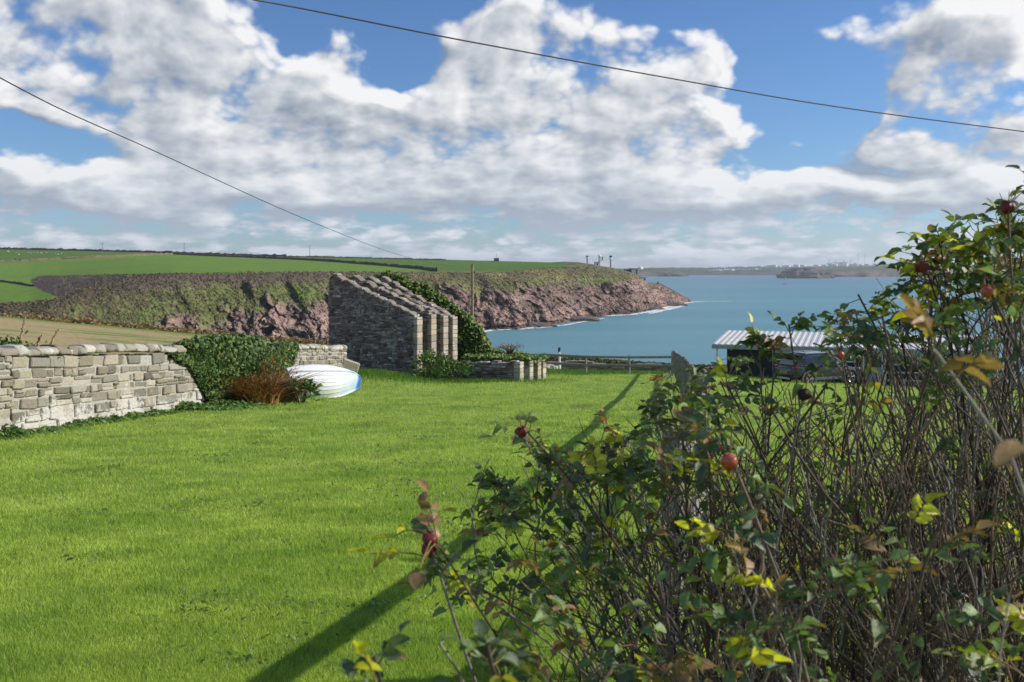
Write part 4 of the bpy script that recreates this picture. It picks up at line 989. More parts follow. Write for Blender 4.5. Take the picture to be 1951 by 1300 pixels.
# plant growing behind the wall at far left with tall dead flower spikes
mp_ = shrub('mallow_plant', -9.9, 18.9, 1.5, .55, 320, .13, GC[:3]+[(.10, .16, .05)], 'straggly green plant with tall dead flower stalks behind the wall at left', 'plant', 5, loc_z=22.95)
mp_.location = (-9.85, 20.0, 23.05)
mb = MB(); rr = random.Random(8)
for dx_, h, ln in ((-.85, .98, -.09), (-.70, .55, -.05), (-.12, 1.0, .14), (.15, .62, .2), (-.35, .62, .02), (.35, .75, .35), (-1.0, .55, -.15)):
    pts = [(dx_*1.0+ln*t+.02*math.sin(t*9), .1*t, h*t) for t in [i/6 for i in range(7)]]; mb.tube(pts, [.010, .010, .009, .008, .007, .006, .004], 5, (.36, .27, .16))
    for i in range(10):
        t = .55+.45*i/10; mb.box((dx_+ln*t+rr.uniform(-.02, .02), .1*t, h*t), (.028, .028, .03), col=(.42, .30, .15))
mb.build('dead_flower_stalks', M_stem, mp_)
# brown dead fern / montbretia clump
def strap(name, x, y, w_, h, n, cols, label, cat, seed, lean=(0, 0), wd_=.018):
    rg = np.random.default_rng(seed); e_ = empty(name, (x, y, gz(x, y)), label=label, cat=cat)
    a = rg.uniform(0, 6.28, n); r = w_*.5*np.sqrt(rg.uniform(0, 1, n)); bx = r*np.cos(a); by = r*np.sin(a)*.6
    dr = np.stack([np.cos(a)*.6+lean[0]+rg.normal(0, .45, n), np.sin(a)*.6+lean[1]+rg.normal(0, .6, n)], 1); L = h*rg.uniform(.5, 1.2, n)*(1-.4*(r/(w_*.5))**2)
    V = []; side = np.stack([-dr[:, 1], dr[:, 0]], 1); side /= np.linalg.norm(side, axis=1)[:, None]
    for t, wt in ((0, 1), (.35, .9), (.7, .6), (1, .1)):
        cx_ = bx+dr[:, 0]*L*t*t*.9; cy_ = by+dr[:, 1]*L*t*t*.9; cz = L*(t*1.25-.40*t*t)
        for sg in (-1, 1): V.append(np.stack([cx_+side[:, 0]*sg*wt*wd_, cy_+side[:, 1]*sg*wt*wd_, cz+sg*.004], 1))
    V = np.stack(V, 1); b = (np.arange(n)*8)[:, None]; q_ = np.array([0, 1, 3, 2, 2, 3, 5, 4, 4, 5, 7, 6])
    cc = np.array(cols)[rg.integers(0, len(cols), n)]*rg.uniform(.55, 1.4, (n, 1))
    link('blades', npmesh('blades', V.reshape(-1, 3), ((b+q_).ravel(), np.full(n*3, 4)), np.repeat(cc, 8, 0)), M_leafy, e_)
    return e_
BR = [(.42, .20, .085), (.50, .27, .12), (.30, .14, .06), (.58, .36, .16)]
c1 = strap('dead_fern_clump', -7.65, 28.5, 2.0, 1.0, 1900, BR, 'rusty brown heap of dead fern in front of the ivy', 'ferns', 1, (-.1, -.3), .026)
strap('dead_fern_clump', -6.95, 29.3, 1.1, .8, 900, BR+[(.18, .17, .05)], 'tawny fern tuft between the ivy and the boat', 'ferns', 2, (.3, -.2), .024)
shrub('rose_hip_scrub', -7.35, 29.4, 1.7, 1.25, 1100, .085, [(.16, .19, .05), (.24, .20, .06), (.12, .15, .04), (.30, .08, .05)], 'olive and reddish scrub above the dead fern', 'scrub', 6, loc_z=gz(-7.35, 29.4)+.1)
# low ivy and nettles at the foot of the wall
def verge(name, y0, y1, off, h, n, size, label, seed, cat='weeds'):
    rg = np.random.default_rng(seed); y = rg.uniform(y0, y1, n); x = np.interp(y, [p[1] for p in WP], [p[0] for p in WP])+.25+np.abs(rg.normal(0, off, n))
    z = lawn_z(x, y)+rg.uniform(0, 1, n)*h*np.clip(.5+1.2*fbm(np.stack([y*1.2, y*0+seed, y*0], -1), 3), .1, 1.5)*np.exp(-(x-np.interp(y, [p[1] for p in WP], [p[0] for p in WP])-.25)/off*.6)
    e_ = empty(name, (float(x.mean()), float(y.mean()), float(z.mean())), label=label, cat=cat)
    foliage('leaves', np.stack([x, y, z], 1), (.3, -.2, 1), size, [(.06, .13, .025), (.09, .18, .03), (.13, .22, .04)], M_leaf2, e_, rg, .6)
verge('wall_foot_weeds', 9, 25, .18, .22, 4200, .085, 'strip of small weeds along the foot of the pale wall', 11)
verge('wall_foot_ivy', 25, 34, .65, .28, 6500, .10, 'ivy spreading over the grass at the foot of the ivy mass', 12, 'ivy')

# ================================================================== UPTURNED DINGHY
def dinghy():
    e_ = empty('upturned_dinghy', (0, 0, 0), label='upturned white clinker dinghy with blue bow lying against the stone wall', cat='boat')
    nS = 26; strakes = 7; V = []; rowcol = []
    Lh = 2.7; prof = []
    for i in range(nS+1):
        t = i/nS; x = Lh*(t-.5); bw = .66*(math.sin(math.pi*min(1, (t*.80+.20)))**.75 if t < .999 else 0.02)*(1 if t < .97 else .6); bw = .66*(1-abs((t-.38)/.62)**2.3) if t > .38 else .66*(1-.22*((.38-t)/.38)**2)
        bw = max(bw, .015); dp = .50*(1-.12*((t-.5)/.5)**2)-.18*max(0, (t-.8)/.2)**2*0; sheer = .06*((t-.45)/.5)**2
        ring = []
        for sgn in (1,):
            for s in range(strakes):
                for q_, step in ((s/strakes, .012), ((s+1)/strakes-.001, 0.0)):
                    an = q_*math.pi/2; ex = .80
                    yy = bw*math.cos(an)**ex+step*min(1, bw*4); zz = dp*math.sin(an)**ex*(1 if t < .9 else 1)
                    if t > .8: zz *= 1-.35*((t-.8)/.2)**2
                    ring.append((x+.10*max(0, (t-.85)/.15)*(1-q_), yy, zz-sheer*(1-q_)+step*.6))
        V.append(ring)
    nR = len(V[0]); vs = []; fs = []
    for ring in V: vs += ring
    off = len(vs)
    for ring in V: vs += [(a, -b, c) for a, b, c in ring]
    for i in range(nS):
        for j in range(nR-1):
            fs.append([i*nR+j, (i+1)*nR+j, (i+1)*nR+j+1, i*nR+j+1]); fs.append([off+i*nR+j, off+i*nR+j+1, off+(i+1)*nR+j+1, off+(i+1)*nR+j])
        j = nR-1; fs.append([i*nR+j, (i+1)*nR+j, off+(i+1)*nR+j, off+i*nR+j])
    def hull_nodes(n, p, tcn, c):
        x = n.sep(tcn)[0]; v = n.m('ADD', x, n.m('MULTIPLY', n.m('SUBTRACT', n.noise(tcn, 2.2, 4, .7), .5), 1.5))
        c = n.mix(n.mr(v, .35, 1.35), (.85, .86, .86), (.52, .70, .90)); c = n.mix(n.mr(x, 1.15, 1.30), c, (.06, .20, .62))
        st = n.noise(tcn, 5, 6, .7); c = n.mix(n.mr(st, .56, .72, 0, .6), c, (.36, .48, .64)); return n.mix(n.mr(n.noise(tcn, 11, 5, .75), .60, .72, 0, .5), c, (.30, .30, .27))
    mh = mat('boat_paint', (.8, .8, .8), .45, .4, build=hull_nodes)
    a = MB(); a.addv(vs, fs); a.build('hull', mh, e_, smooth=False)
    tr = MB(); r0 = V[0]; vv = [(p[0]-.02, p[1], p[2]) for p in r0]+[(p[0]-.02, -p[1], p[2]) for p in r0[::-1]]; tr.addv(vv, [list(range(len(vv)))]); tr.addv([(v_[0]+.05, v_[1], v_[2]) for v_ in vv], [list(range(len(vv)))]); tr.build('transom', mh, e_)
    k = MB(); k.tube([(-1.36, 0, .50), (-.5, 0, .515), (.5, 0, .505), (1.0, 0, .47), (1.30, 0, .32), (1.40, 0, .05)], [.028]*6, 6); k.build('keel', mh, e_)
    for sg in (1, -1):
        g_ = MB(); g_.tube([(V[i][0][0], sg*(V[i][0][1]+.01), V[i][0][2]) for i in range(nS+1)], .026, 6); g_.build('gunwale', mh, e_)
    return e_
bt = dinghy(); bt.scale = (.90, .95, 1.2)
bt.rotation_euler = (math.radians(36), math.radians(3), math.radians(30)); bt.location = (-6.1, 32.0, gz(-6.1, 32.0)+.36)

# ================================================================== FENCES
M_rail = mat('grey_weathered_rail', (.30, .30, .24), .9, .15, var=(6, .3), bump=(20, .5, .02))
def fence(pts, label, seed, spacing=2.7, rails=(.52, .98), rad=.06, ph=1.12, name='post_and_rail_fence', skip=None):
    rr = random.Random(seed); m = Vector(((pts[0][0]+pts[-1][0])/2, (pts[0][1]+pts[-1][1])/2, 0)); m.z = gz(m.x, m.y); e_ = empty(name, m, label=label, cat='fence')
    L = [0]
    for a, b in zip(pts[:-1], pts[1:]): L.append(L[-1]+math.dist(a, b))
    n = max(1, round(L[-1]/spacing)); P_ = []
    for i in range(n+1): p, _ = along(L[-1]*i/n, pts); P_.append(Vector((p.x, p.y, gz(p.x, p.y))))
    for p in P_:
        a = MB(); h = ph+rr.uniform(-.03, .05); w_ = rr.uniform(.062, .075); a.tube([p+Vector((0, 0, -.4))-m, p+Vector((rr.uniform(-.02, .02), 0, h-.06))-m, p+Vector((0, 0, h))-m], [w_, w_*.95, w_*.7], 10); a.build('post', M_rail, e_)
    for h in rails:
        a = MB(); a.tube([p+Vector((0, 0, h+rr.uniform(-.02, .02)))-m for p in P_], rad, 8); a.build('rail', M_rail, e_)
    return e_
fence([(9.1, 55.6), (1.6, 60.2), (-3, 62.5)], 'grey post and rail fence across the seaward end of the lawn', 3, 2.75, (.5, .98), .072, 1.08)
def fx_(y): return .42+.158*y
M_rail_keep = M_rail; M_rail = mat('pale_painted_rail', (.20, .195, .16), .85, .2, var=(5, .3), bump=(20, .5, .02))
fence([(.80, 4.95), (1.55, 8.05), (2.46, 12.95), (fx_(20), 20), (fx_(38), 38), (9.1, 55.6)], 'long pale post and rail fence running down the lawn through the rose bushes', 4, 3.07, (.52, 1.08), .055, 1.26)
M_rail = M_rail_keep
cp_ = MB(); p_ = Vector((9.1, 55.9, gz(9.1, 55.9))); cp_.tube([(0, 0, -.3), (0, 0, 1.2), (.02, 0, 1.32)], [.17, .16, .12], 12); o = cp_.build('corner_post', M_rail, None, label='stout grey corner post where the two lawn fences meet', cat='post'); o.location = p_
# low rubble wall and scrub beyond the seaward fence
mb = MB(); masonry(mb, (-6, 69.5, 18.3), Vector((24, -5, -.55)), Vector((.2, .98, 0)), 25, lambda s: .62+.10*math.sin(s*1.3), .6, random.Random(9), (.10, .2), (.18, .5), [(.22,.20,.17), (.28,.25,.21), (.17,.15,.13), (.33,.27,.23)], zb=-1.4, core=(.12,.11,.10))
sw = empty('seaward_wall', (6, 67.5, gz(6, 67.5)), label='low grey rubble wall beyond the seaward fence', cat='wall'); setparent(mb.build('stonework', M_ruin), sw)
hz_ = [(x_, 71.0-(x_+6)*.208, 18.75-.035*(x_+6)) for x_ in np.arange(.5, 22, 1.0)]
bank(hz_, .55, 1.6, [(.13, .12, .06), (.20, .15, .09), (.09, .12, .04), (.16, .17, .07)], 'coastal_scrub', 'low brown and green scrub along the top of the seaward wall', 'scrub', 15, 9000, .13)
bk_ = bank([(x_, 70.0-(x_+6)*.208, 18.72-.035*(x_+6)) for x_ in np.arange(1.5, 16, 1.0)], .18, .8, [(.42, .36, .33), (.34, .29, .27), (.50, .44, .40)], 'loose_rubble', 'pinkish loose rubble heaped on the seaward wall', 'rubble', 16, 2600, .16)
mat('pale_rock_m', (.42, .39, .33), .9, .1, var=(3, .3), bump=(6, .8, .05)); bk_.data.materials[0] = M_ruin; bk_['kind'] = 'stuff'
o = rockobj('pale_rock', None, (.7, .5, .33), 9.1, bpy.data.materials['pale_rock_m'], 4, label='pale rounded rock heap beyond the fence at its left end', cat='rock'); o.location = (2.35, 66, 18.25)
# marker with dark head beyond the fence
mk = empty('marker_post', (1066-CX and (1066-CX)/F*63, 63, gz(3, 63)), label='thin white marker post with a dark head beyond the seaward fence', cat='post')
a = MB(); a.tube([(0, 0, -.2), (0, 0, 1.35)], [.11, .05], 8); a.build('post', M_white, mk); a = MB(); a.tube([(0, 0, 1.30), (-.03, 0, 1.42), (0, 0, 1.60), (0, 0, 1.64)], [.04, .075, .08, .03], 8); a.build('head', M_dark, mk)
# dead bush on the pens
shrub('dead_bush', -.1, 50.6, 1.3, .45, 450, .09, [(.22, .15, .10), (.28, .19, .12)], 'small brown leafless bush above the ivy of the low pens', 'bush', 20, loc_z=20.75, stems=40)

# utility pole behind the ruin and overhead wires
up = empty('telegraph_pole', (-3.86, 97, 15.0), label='tall grey timber pole standing behind the ivy covered ruin', cat='utility pole')
a = MB(); a.tube([(0, 0, -1), (0, 0, 5), (0, 0, 10.45)], [.17, .155, .13], 12); a.build('pole', mat('pole_timber', (.27, .22, .15), .9, .15, var=(4, .25), bump=(12, .4, .02)), up)
a = MB(); a.box((.16, 0, 9.6), (.18, .07, .07)); a.tube([(.22, 0, 9.6), (.22, 0, 9.8)], .045, 8); a.build('insulator', M_dark, up)
M_wire = mat('wire', (.03, .03, .035), .6, .3)
def wire(pts, r, label):
    P_ = [Vector(p) for p in pts]; out = []
    for i in range(len(P_)-1):
        p0 = P_[max(i-1, 0)]; p1, p2 = P_[i], P_[i+1]; p3 = P_[min(i+2, len(P_)-1)]
        for k in range(10):
            t = k/10; out.append(.5*((2*p1)+(p2-p0)*t+(2*p0-5*p1+4*p2-p3)*t*t+(-p0+3*p1-3*p2+p3)*t**3))
    out.append(P_[-1]); a = MB(); a.tube(out, r, 6); a.build('overhead_wire', M_wire, None, label=label, cat='wire')
wire([(-6.30, 6, 28.1), (-6.17, 12, 27.30), (-6.04, 16.96, 26.98), (-5.72, 28.9, 26.32), (-5.23, 47.1, 25.62), (-4.5, 73, 25.2), (-3.75, 96.8, 25.35)], .0085, 'thin dark wire sloping down from upper left to the pole behind the ruin')
def w1(px, py, Y): return Wp(px, py, Y)
wire([w1(0, -70, 10.5), w1(480, -1, 14), w1(870, 75, 16.2), w1(1280, 150, 18.6), w1(1590, 203, 20.4), w1(1951, 251, 22.3), w1(2500, 320, 25)], .0135, 'dark wire crossing the upper sky from top centre to the right edge')
# ================================================================== CHALET
hO = Vector((11.67, 58.0, 0)); hA = math.atan2(-.342, .94); zE = 20.60; zB = gz(17, 58)-.05
ho = empty('chalet', (hO.x, hO.y, zB), hA, label='low dark walled chalet with a pale ribbed metal roof above the sea', cat='chalet')
HE = zE-zB; Ln, Dp, RI = 15.0, 6.3, .42
M_navy = mat('navy_cladding', (.022, .032, .045), .6, .3, var=(3, .15))
M_roofm = mat('ribbed_metal_roof', (.58, .58, .56), .6, .4, var=(1.2, .08))
M_fasc = mat('grey_fascia', (.30, .34, .38), .5, .3)
M_frame = mat('white_frame', (.72, .75, .76), .4, .4)
M_glass = mat('window_glass', (.05, .075, .085), .06, .8)
M_blind = mat('green_blind', (.16, .20, .15), .8, .2)
mb = MB()
mb.box((.75+(Ln-1.4)/2, .65+(Dp-1.3)/2, HE/2-.3), (Ln-1.4, Dp-1.3, HE+.5)); mb.build('wall', M_navy, ho)
mb = MB()       # roof sheet with standing ribs, one mesh
def rz_(y): return HE+RI*y/Dp
mb.addv([(0, 0, rz_(0)), (Ln, 0, rz_(0)), (Ln, Dp, rz_(Dp)), (0, Dp, rz_(Dp)), (0, 0, rz_(0)-.05), (Ln, 0, rz_(0)-.05), (Ln, Dp, rz_(Dp)-.05), (0, Dp, rz_(Dp)-.05)], [[0, 1, 2, 3], [7, 6, 5, 4], [0, 4, 5, 1], [1, 5, 6, 2], [2, 6, 7, 3], [3, 7, 4, 0]])
x = .12
while x < Ln:
    a, b = .10, .055
    vs = []
    for y in (-.02, Dp+.02): vs += [(x-a, y, rz_(y)+.002), (x-b, y, rz_(y)+.032), (x+b, y, rz_(y)+.032), (x+a, y, rz_(y)+.002)]
    mb.addv(vs, [[0, 1, 5, 4], [1, 2, 6, 5], [2, 3, 7, 6], [0, 3, 2, 1], [4, 5, 6, 7]]); x += .335
rf = mb.build('roof', M_roofm, ho)
mb = MB(); mb.box((Ln/2, -.03, HE-.155), (Ln+.04, .05, .20)); mb.build('fascia', M_fasc, ho)
mb = MB(); mb.addv([(-.03, 0, HE-.2), (-.03, Dp, rz_(Dp)-.2), (-.03, Dp, rz_(Dp)-.01), (-.03, 0, HE-.01), (.02, 0, HE-.2), (.02, Dp, rz_(Dp)-.2), (.02, Dp, rz_(Dp)-.01), (.02, 0, HE-.01)], [[0, 1, 2, 3], [7, 6, 5, 4], [0, 4, 5, 1], [3, 2, 6, 7], [0, 3, 7, 4], [1, 5, 6, 2]]); mb.build('barge_board', M_white, ho)
for x in (.15, 3.3, 8.2, 9.35):
    mb = MB(); mb.box((x+.1, .12 if x < 1 else .58, (HE-.25)/2), (.09, .09, HE-.25)); mb.build('post', M_frame, ho)
mb = MB(); mb.box((Ln/2+1.3, .60, HE-.30), (Ln-4.0, .07, .12)); mb.build('head_rail', M_frame, ho)
def window(x, z, w_, h, blind=True, open_=False):
    f = MB(); t = .07; y = .60
    for (cx_, cz, sx, sz) in ((x, z+h/2-t/2, w_, t), (x, z-h/2+t/2, w_, t), (x-w_/2+t/2, z, t, h-2*t), (x+w_/2-t/2, z, t, h-2*t)): f.box((cx_, y, cz), (sx, .09, sz))
    fo = f.build('window', M_frame, ho)
    g_ = MB(); g_.box((x, y+.015, z), (w_-2*t, .02, h-2*t)); g_.build('pane', M_glass, fo)
    if blind: b = MB(); b.box((x, y-.004, z+h*.12), (w_-2.6*t, .008, h*.35)); b.build('blind', M_blind, fo)
zt_ = HE-.36
for x, w_ in ((4.05, 1.35), (5.5, 1.5), (7.1, 1.6)): window(x, zt_-.26, w_, .50)
for x, w_ in ((8.85, .95),): window(x, zt_-.55, w_, 1.05, False)
for x, w_ in ((10.35, 1.6), (12.0, 1.6), (13.2, .7)): window(x, zt_-.30, w_, .58)
mb = MB(); mb.box((8.85, .59, .55), (.9, .06, 1.0)); mb.box((8.85, .555, .62), (.6, .02, .5)); mb.build('door', M_fasc, ho)
# rail fence and gate posts in front of the chalet's right end
M_rail = M_rail_keep
fence([(19.0, 51.0), (28.5, 48.0)], 'short grey rail fence on the grass before the chalet, right of the car', 12, 1.9, (.35, .75), .05, .85)
# sun lounger-like white table on the terrace is hidden by the roses: leave it out

# ================================================================== CAR
def car():
    e_ = empty('parked_car', (15.55, 50.6, gz(15.55, 50.6)+.0), math.radians(24), label='dark navy compact crossover parked on the grass before the chalet', cat='car')
    paint = mat('navy_paint', (.012, .018, .035), .22, .6, coat=.8); plast = mat('black_plastic', (.03, .032, .036), .6, .3); arch = mat('grey_cladding', (.10, .11, .12), .55, .3)
    glass = mat('car_glass', (.02, .025, .03), .05, .9); silver = mat('silver_trim', (.55, .56, .57), .3, .6, .6); tyre = mat('tyre', (.02, .02, .02), .8, .2)
    # lower body stations: x, z bottom, z belt, half width bottom, half width mid, half width belt
    St = [(-2.14,.42,.86,.62,.70,.60), (-2.08,.34,.98,.74,.82,.72), (-1.9,.30,1.04,.80,.88,.78), (-1.5,.28,1.03,.84,.91,.80), (-1.0,.26,1.00,.85,.90,.80), (-.4,.25,.97,.85,.88,.80), (.2,.25,.95,.85,.88,.80), (.8,.26,.95,.85,.90,.80), (1.2,.27,.93,.84,.91,.78), (1.6,.29,.88,.82,.89,.72), (1.9,.32,.80,.74,.82,.60), (2.08,.36,.70,.62,.68,.45), (2.15,.42,.58,.48,.52,.35)]
    vs = []; fs = []; n = 12
    for x, zb, zt, wb, wm, wt in St:
        zm = zb+(zt-zb)*.55
        r = [(wb*.7, zb), (wb, zb+.08), (wm, zb+(zt-zb)*.35), (wm*.985, zm), (wm*.97, zt-.10), (wt, zt)]
        vs += [(x, -y, z) for y, z in r]+[(x, y, z) for y, z in r[::-1]]
    for i in range(len(St)-1):
        for j in range(n): fs.append([i*n+j, (i+1)*n+j, (i+1)*n+(j+1) % n, i*n+(j+1) % n])
    fs += [list(range(n)), [(len(St)-1)*n+j for j in range(n)][::-1]]
    mb = MB(); mb.addv(vs, fs); body = mb.build('body', paint, e_, smooth=True)
    md = body.modifiers.new('sub', 'SUBSURF'); md.levels = md.render_levels = 1
    # greenhouse
    Gt = [(-2.02,.98,1.02,.66,.62), (-1.72,1.0,1.30,.76,.64), (-1.45,1.0,1.50,.78,.60), (-.9,1.0,1.56,.79,.60), (-.1,.98,1.57,.79,.60), (.45,.96,1.50,.79,.58), (.95,.94,1.22,.78,.66), (1.32,.90,.95,.72,.68)]
    vs = []; fs = []
    for x, zb, zt, wb, wt in Gt: vs += [(x, -wb, zb), (x, -wt, zt-.06), (x, -wt*.85, zt), (x, wt*.85, zt), (x, wt, zt-.06), (x, wb, zb)]
    for i in range(len(Gt)-1):
        for j in range(5): fs.append([i*6+j, (i+1)*6+j, (i+1)*6+j+1, i*6+j+1])
    fs += [list(range(6)), [(len(Gt)-1)*6+j for j in range(6)][::-1]]
    mb = MB(); mb.addv(vs, fs); mb.build('cabin', paint, e_)
    def side(pts, m_, nm, off=.006, par=e_):
        for sg in (-1, 1):
            a = MB(); v = []
            for x, z in pts:
                k = np.interp(z, [.98, 1.5], [0, 1]); wb = .79; wt = .60; v.append((x, sg*(wb+(wt-wb)*k+off), z))
            a.addv(v, [list(range(len(v)))]); a.build(nm, m_, par)
    side([(-.75,1.04), (.12,1.03), (.12,1.46), (-.75,1.46)], glass, 'side_window', .012)
    side([(-1.55,1.09), (-.80,1.04), (-.80,1.46), (-1.35,1.42)], glass, 'side_window', .012)
    side([(.17,1.03), (1.02,1.0), (.62,1.30), (.42,1.42), (.17,1.46)], glass, 'side_window', .012)
    a = MB(); a.addv([(-2.05,-.56,1.05), (-2.05,.56,1.05), (-1.60,.52,1.44), (-1.60,-.52,1.44)], [[0, 1, 2, 3]]); a.addv([(-2.03,-.56,1.03), (-2.03,.56,1.03), (-1.58,.52,1.42), (-1.58,-.52,1.42)], [[3, 2, 1, 0]]); a.build('rear_window', glass, e_)
    a = MB(); a.addv([(1.30,-.62,.98), (1.30,.62,.98), (.52,.52,1.50), (.52,-.52,1.50)], [[0, 1, 2, 3]]); a.build('windscreen', glass, e_)
    a = MB(); a.box((-1.62, 0, 1.535), (.36, 1.12, .05), ch=.02); a.build('rear_spoiler', plast, e_)
    a = MB(); a.box((-.4, 0, 1.585), (1.5, 1.0, .02), ch=.008); a.build('roof_panel', silver, e_)
    for sg in (-1, 1):
        a = MB(); a.tube([(-1.3, sg*.56, 1.56), (-1.1, sg*.57, 1.62), (.1, sg*.57, 1.62), (.35, sg*.56, 1.54)], .018, 6); a.build('roof_rail', silver, e_)
        a = MB(); a.box((-2.02, sg*.72, .93), (.26, .28, .09), ch=.02, M=Matrix.Rotation(sg*.35, 4, 'Z')); a.build('tail_light', mat('tail_light_red', (.45, .01, .02), .25, .6) if sg < 0 else bpy.data.materials['tail_light_red'], e_)
        a = MB(); a.box((-2.10, sg*.70, .50), (.06, .10, .10)); a.build('reflector', bpy.data.materials['tail_light_red'], e_)
        a = MB(); a.box((1.98, sg*.60, .74), (.22, .30, .10), ch=.02, M=Matrix.Rotation(-sg*.5, 4, 'Z')); a.build('headlight', silver, e_)
        a = MB(); a.box((.62, sg*.96, 1.04), (.14, .18, .12), ch=.03); a.build('wing_mirror', paint, e_)
        for k, xw in enumerate((-1.32, 1.34)):
            a = MB()      # wheel arch cladding
            R0, R1 = .36, .455; vs = []; fs = []
            for i in range(15):
                an = math.pi*(-.08+1.16*i/14)
                for r_, yy in ((R0, .925), (R1, .925), (R1, .84), (R0, .84)): vs.append((xw+r_*math.cos(an), sg*yy, .36+r_*math.sin(an)))
            for i in range(14):
                for j in range(4): fs.append([i*4+j, (i+1)*4+j, (i+1)*4+(j+1) % 4, i*4+(j+1) % 4])
            a.addv(vs, fs); a.build('wheel_arch', arch, e_)
            wh = MB()
            prof = [(.22, .21), (.22, .31), (.11+.21, .345), (0, .345)]
            nn = 28; vs = []; fs = []
            pr = [(.70, .20), (.70, .33), (.73, .348), (.87, .348), (.90, .33), (.90, .235)]
            for yy, r_ in pr:
                for i in range(nn): an = 2*math.pi*i/nn; vs.append((xw+r_*math.cos(an), sg*yy, .35+r_*math.sin(an)))
            for p_ in range(len(pr)-1):
                for i in range(nn): fs.append([p_*nn+i, p_*nn+(i+1) % nn, (p_+1)*nn+(i+1) % nn, (p_+1)*nn+i])
            wh.addv(vs, fs); to = wh.build('wheel', tyre, e_, smooth=True)
            rm = MB(); rm.tube([(xw, sg*.74, .35), (xw, sg*.76, .35)], .235, 28); rm.build('rim_back', plast, to)
            rm = MB()
            for i in range(5):
                for dd in (-.13, .13):
                    an = i*1.2566+.3+dd; rm.tube([(xw+.03*math.cos(an), sg*.885, .35+.03*math.sin(an)), (xw+.235*math.cos(an), sg*.895, .35+.235*math.sin(an))], .018, 5)
            rm.tube([(xw, sg*.86, .35), (xw, sg*.905, .35)], .05, 12)
            ring = [(xw+.235*math.cos(a_), sg*.885, .35+.235*math.sin(a_)) for a_ in [2*math.pi*i/24 for i in range(25)]]; rm.tube(ring, .014, 5, cap=False)
            rm.build('rim', silver, to)
    a = MB(); a.box((-2.15, 0, .40), (.10, 1.42, .16), ch=.03); a.build('rear_bumper', plast, e_)
    a = MB(); a.box((-2.19, 0, .37), (.06, .95, .10), ch=.02); a.build('skid_plate', silver, e_)
    pl = mat('plate_yellow', (.62, .50, .08), .5, .3); a = MB(); a.box((-2.165, 0, .66), (.03, .52, .12), ch=.004); po = a.build('number_plate', pl, e_)
    # illegible dark characters
    a = MB(); rr = random.Random(3)
    for i in range(7):
        yy = .195-.062*i-(.02 if i > 3 else 0); a.box((-2.183, yy, .66), (.004, .012, .075)); a.box((-2.183, yy-.026, .66), (.004, .012, .075))
        a.box((-2.183, yy-.013, .66+(.03, -.03, 0, .03, 0, .03, -.03)[i]), (.004, .014, .014))
    a.build('plate_characters', plast, po)
    for sg in (-1, 1):
        a = MB(); a.box((-.2, sg*.885, .36), (2.0, .04, .14), ch=.015); a.build('sill_cladding', arch, e_)
        for x in (-.42, .62): a = MB(); a.box((x, sg*.895, .82), (.18, .03, .03), ch=.008); a.build('door_handle', paint, e_)
    return e_
car()
# ================================================================== ROSE THICKET (foreground)
M_cane = mat('rose_cane', (1, 1, 1), .8, .25, attr=True, var=(60, .35), bump=(150, .6, .004))
def rose_leaf_nodes(n, p, tcn, c):
    v = n.mr(n.noise(tcn, 90, 3, .6), .3, .7, .75, 1.25, smooth=False); return n.mix(1.0, c, n.xyz(v, v, v), 'MULTIPLY')
M_rleaf = mat('rose_leaf', (1, 1, 1), .42, .45, attr=True, trans=.34, build=rose_leaf_nodes, bump=(260, .5, .003))
TOP = [(780,1080),(830,1010),(870,955),(940,885),(1000,800),(1060,790),(1110,840),(1150,785),(1200,770),(1240,700),(1290,690),(1350,700),(1400,665),(1440,585),(1480,600),(1520,640),(1560,625),(1610,570),(1640,505),(1670,560),(1720,520),(1750,410),(1790,395),(1830,440),(1880,400),(1930,375),(2100,370)]
LEAFD = [(780,300),(1000,260),(1200,150),(1400,95),(1600,110),(1750,140),(2000,190)]
BASEN = [(780,.52),(900,.55),(1100,.5),(1300,.45),(1951,.5)]
HIPS = [(819,1028,1.5),(817,1046,1.52),(994,822,2.1),(1389,879,1.5),(1533,752,2.0),(1760,508,2.3),(1920,394,2.0),(1880,556,1.6)]
def rtop(px): return float(np.interp(px, [t[0] for t in TOP], [t[1] for t in TOP]))
RLT = []; wdt = [(0, 0), (.18, .30), (.42, .46), (.70, .38), (.90, .17), (1.0, 0)]
for t, w_ in wdt:
    z = -.30*t*t
    if w_ == 0: RLT.append((0, t, z))
    else: RLT += [(-w_, t, z+.26*w_+.03*math.sin(t*19)), (0, t, z-.03), (w_, t, z+.26*w_-.03*math.sin(t*19))]
RLF = [[0, 2, 1], [0, 3, 2]]
for k in range(3): b = 1+3*k; RLF += [[b, b+1, b+4, b+3], [b+1, b+2, b+5, b+4]]
RLF += [[10, 11, 13], [11, 12, 13]]
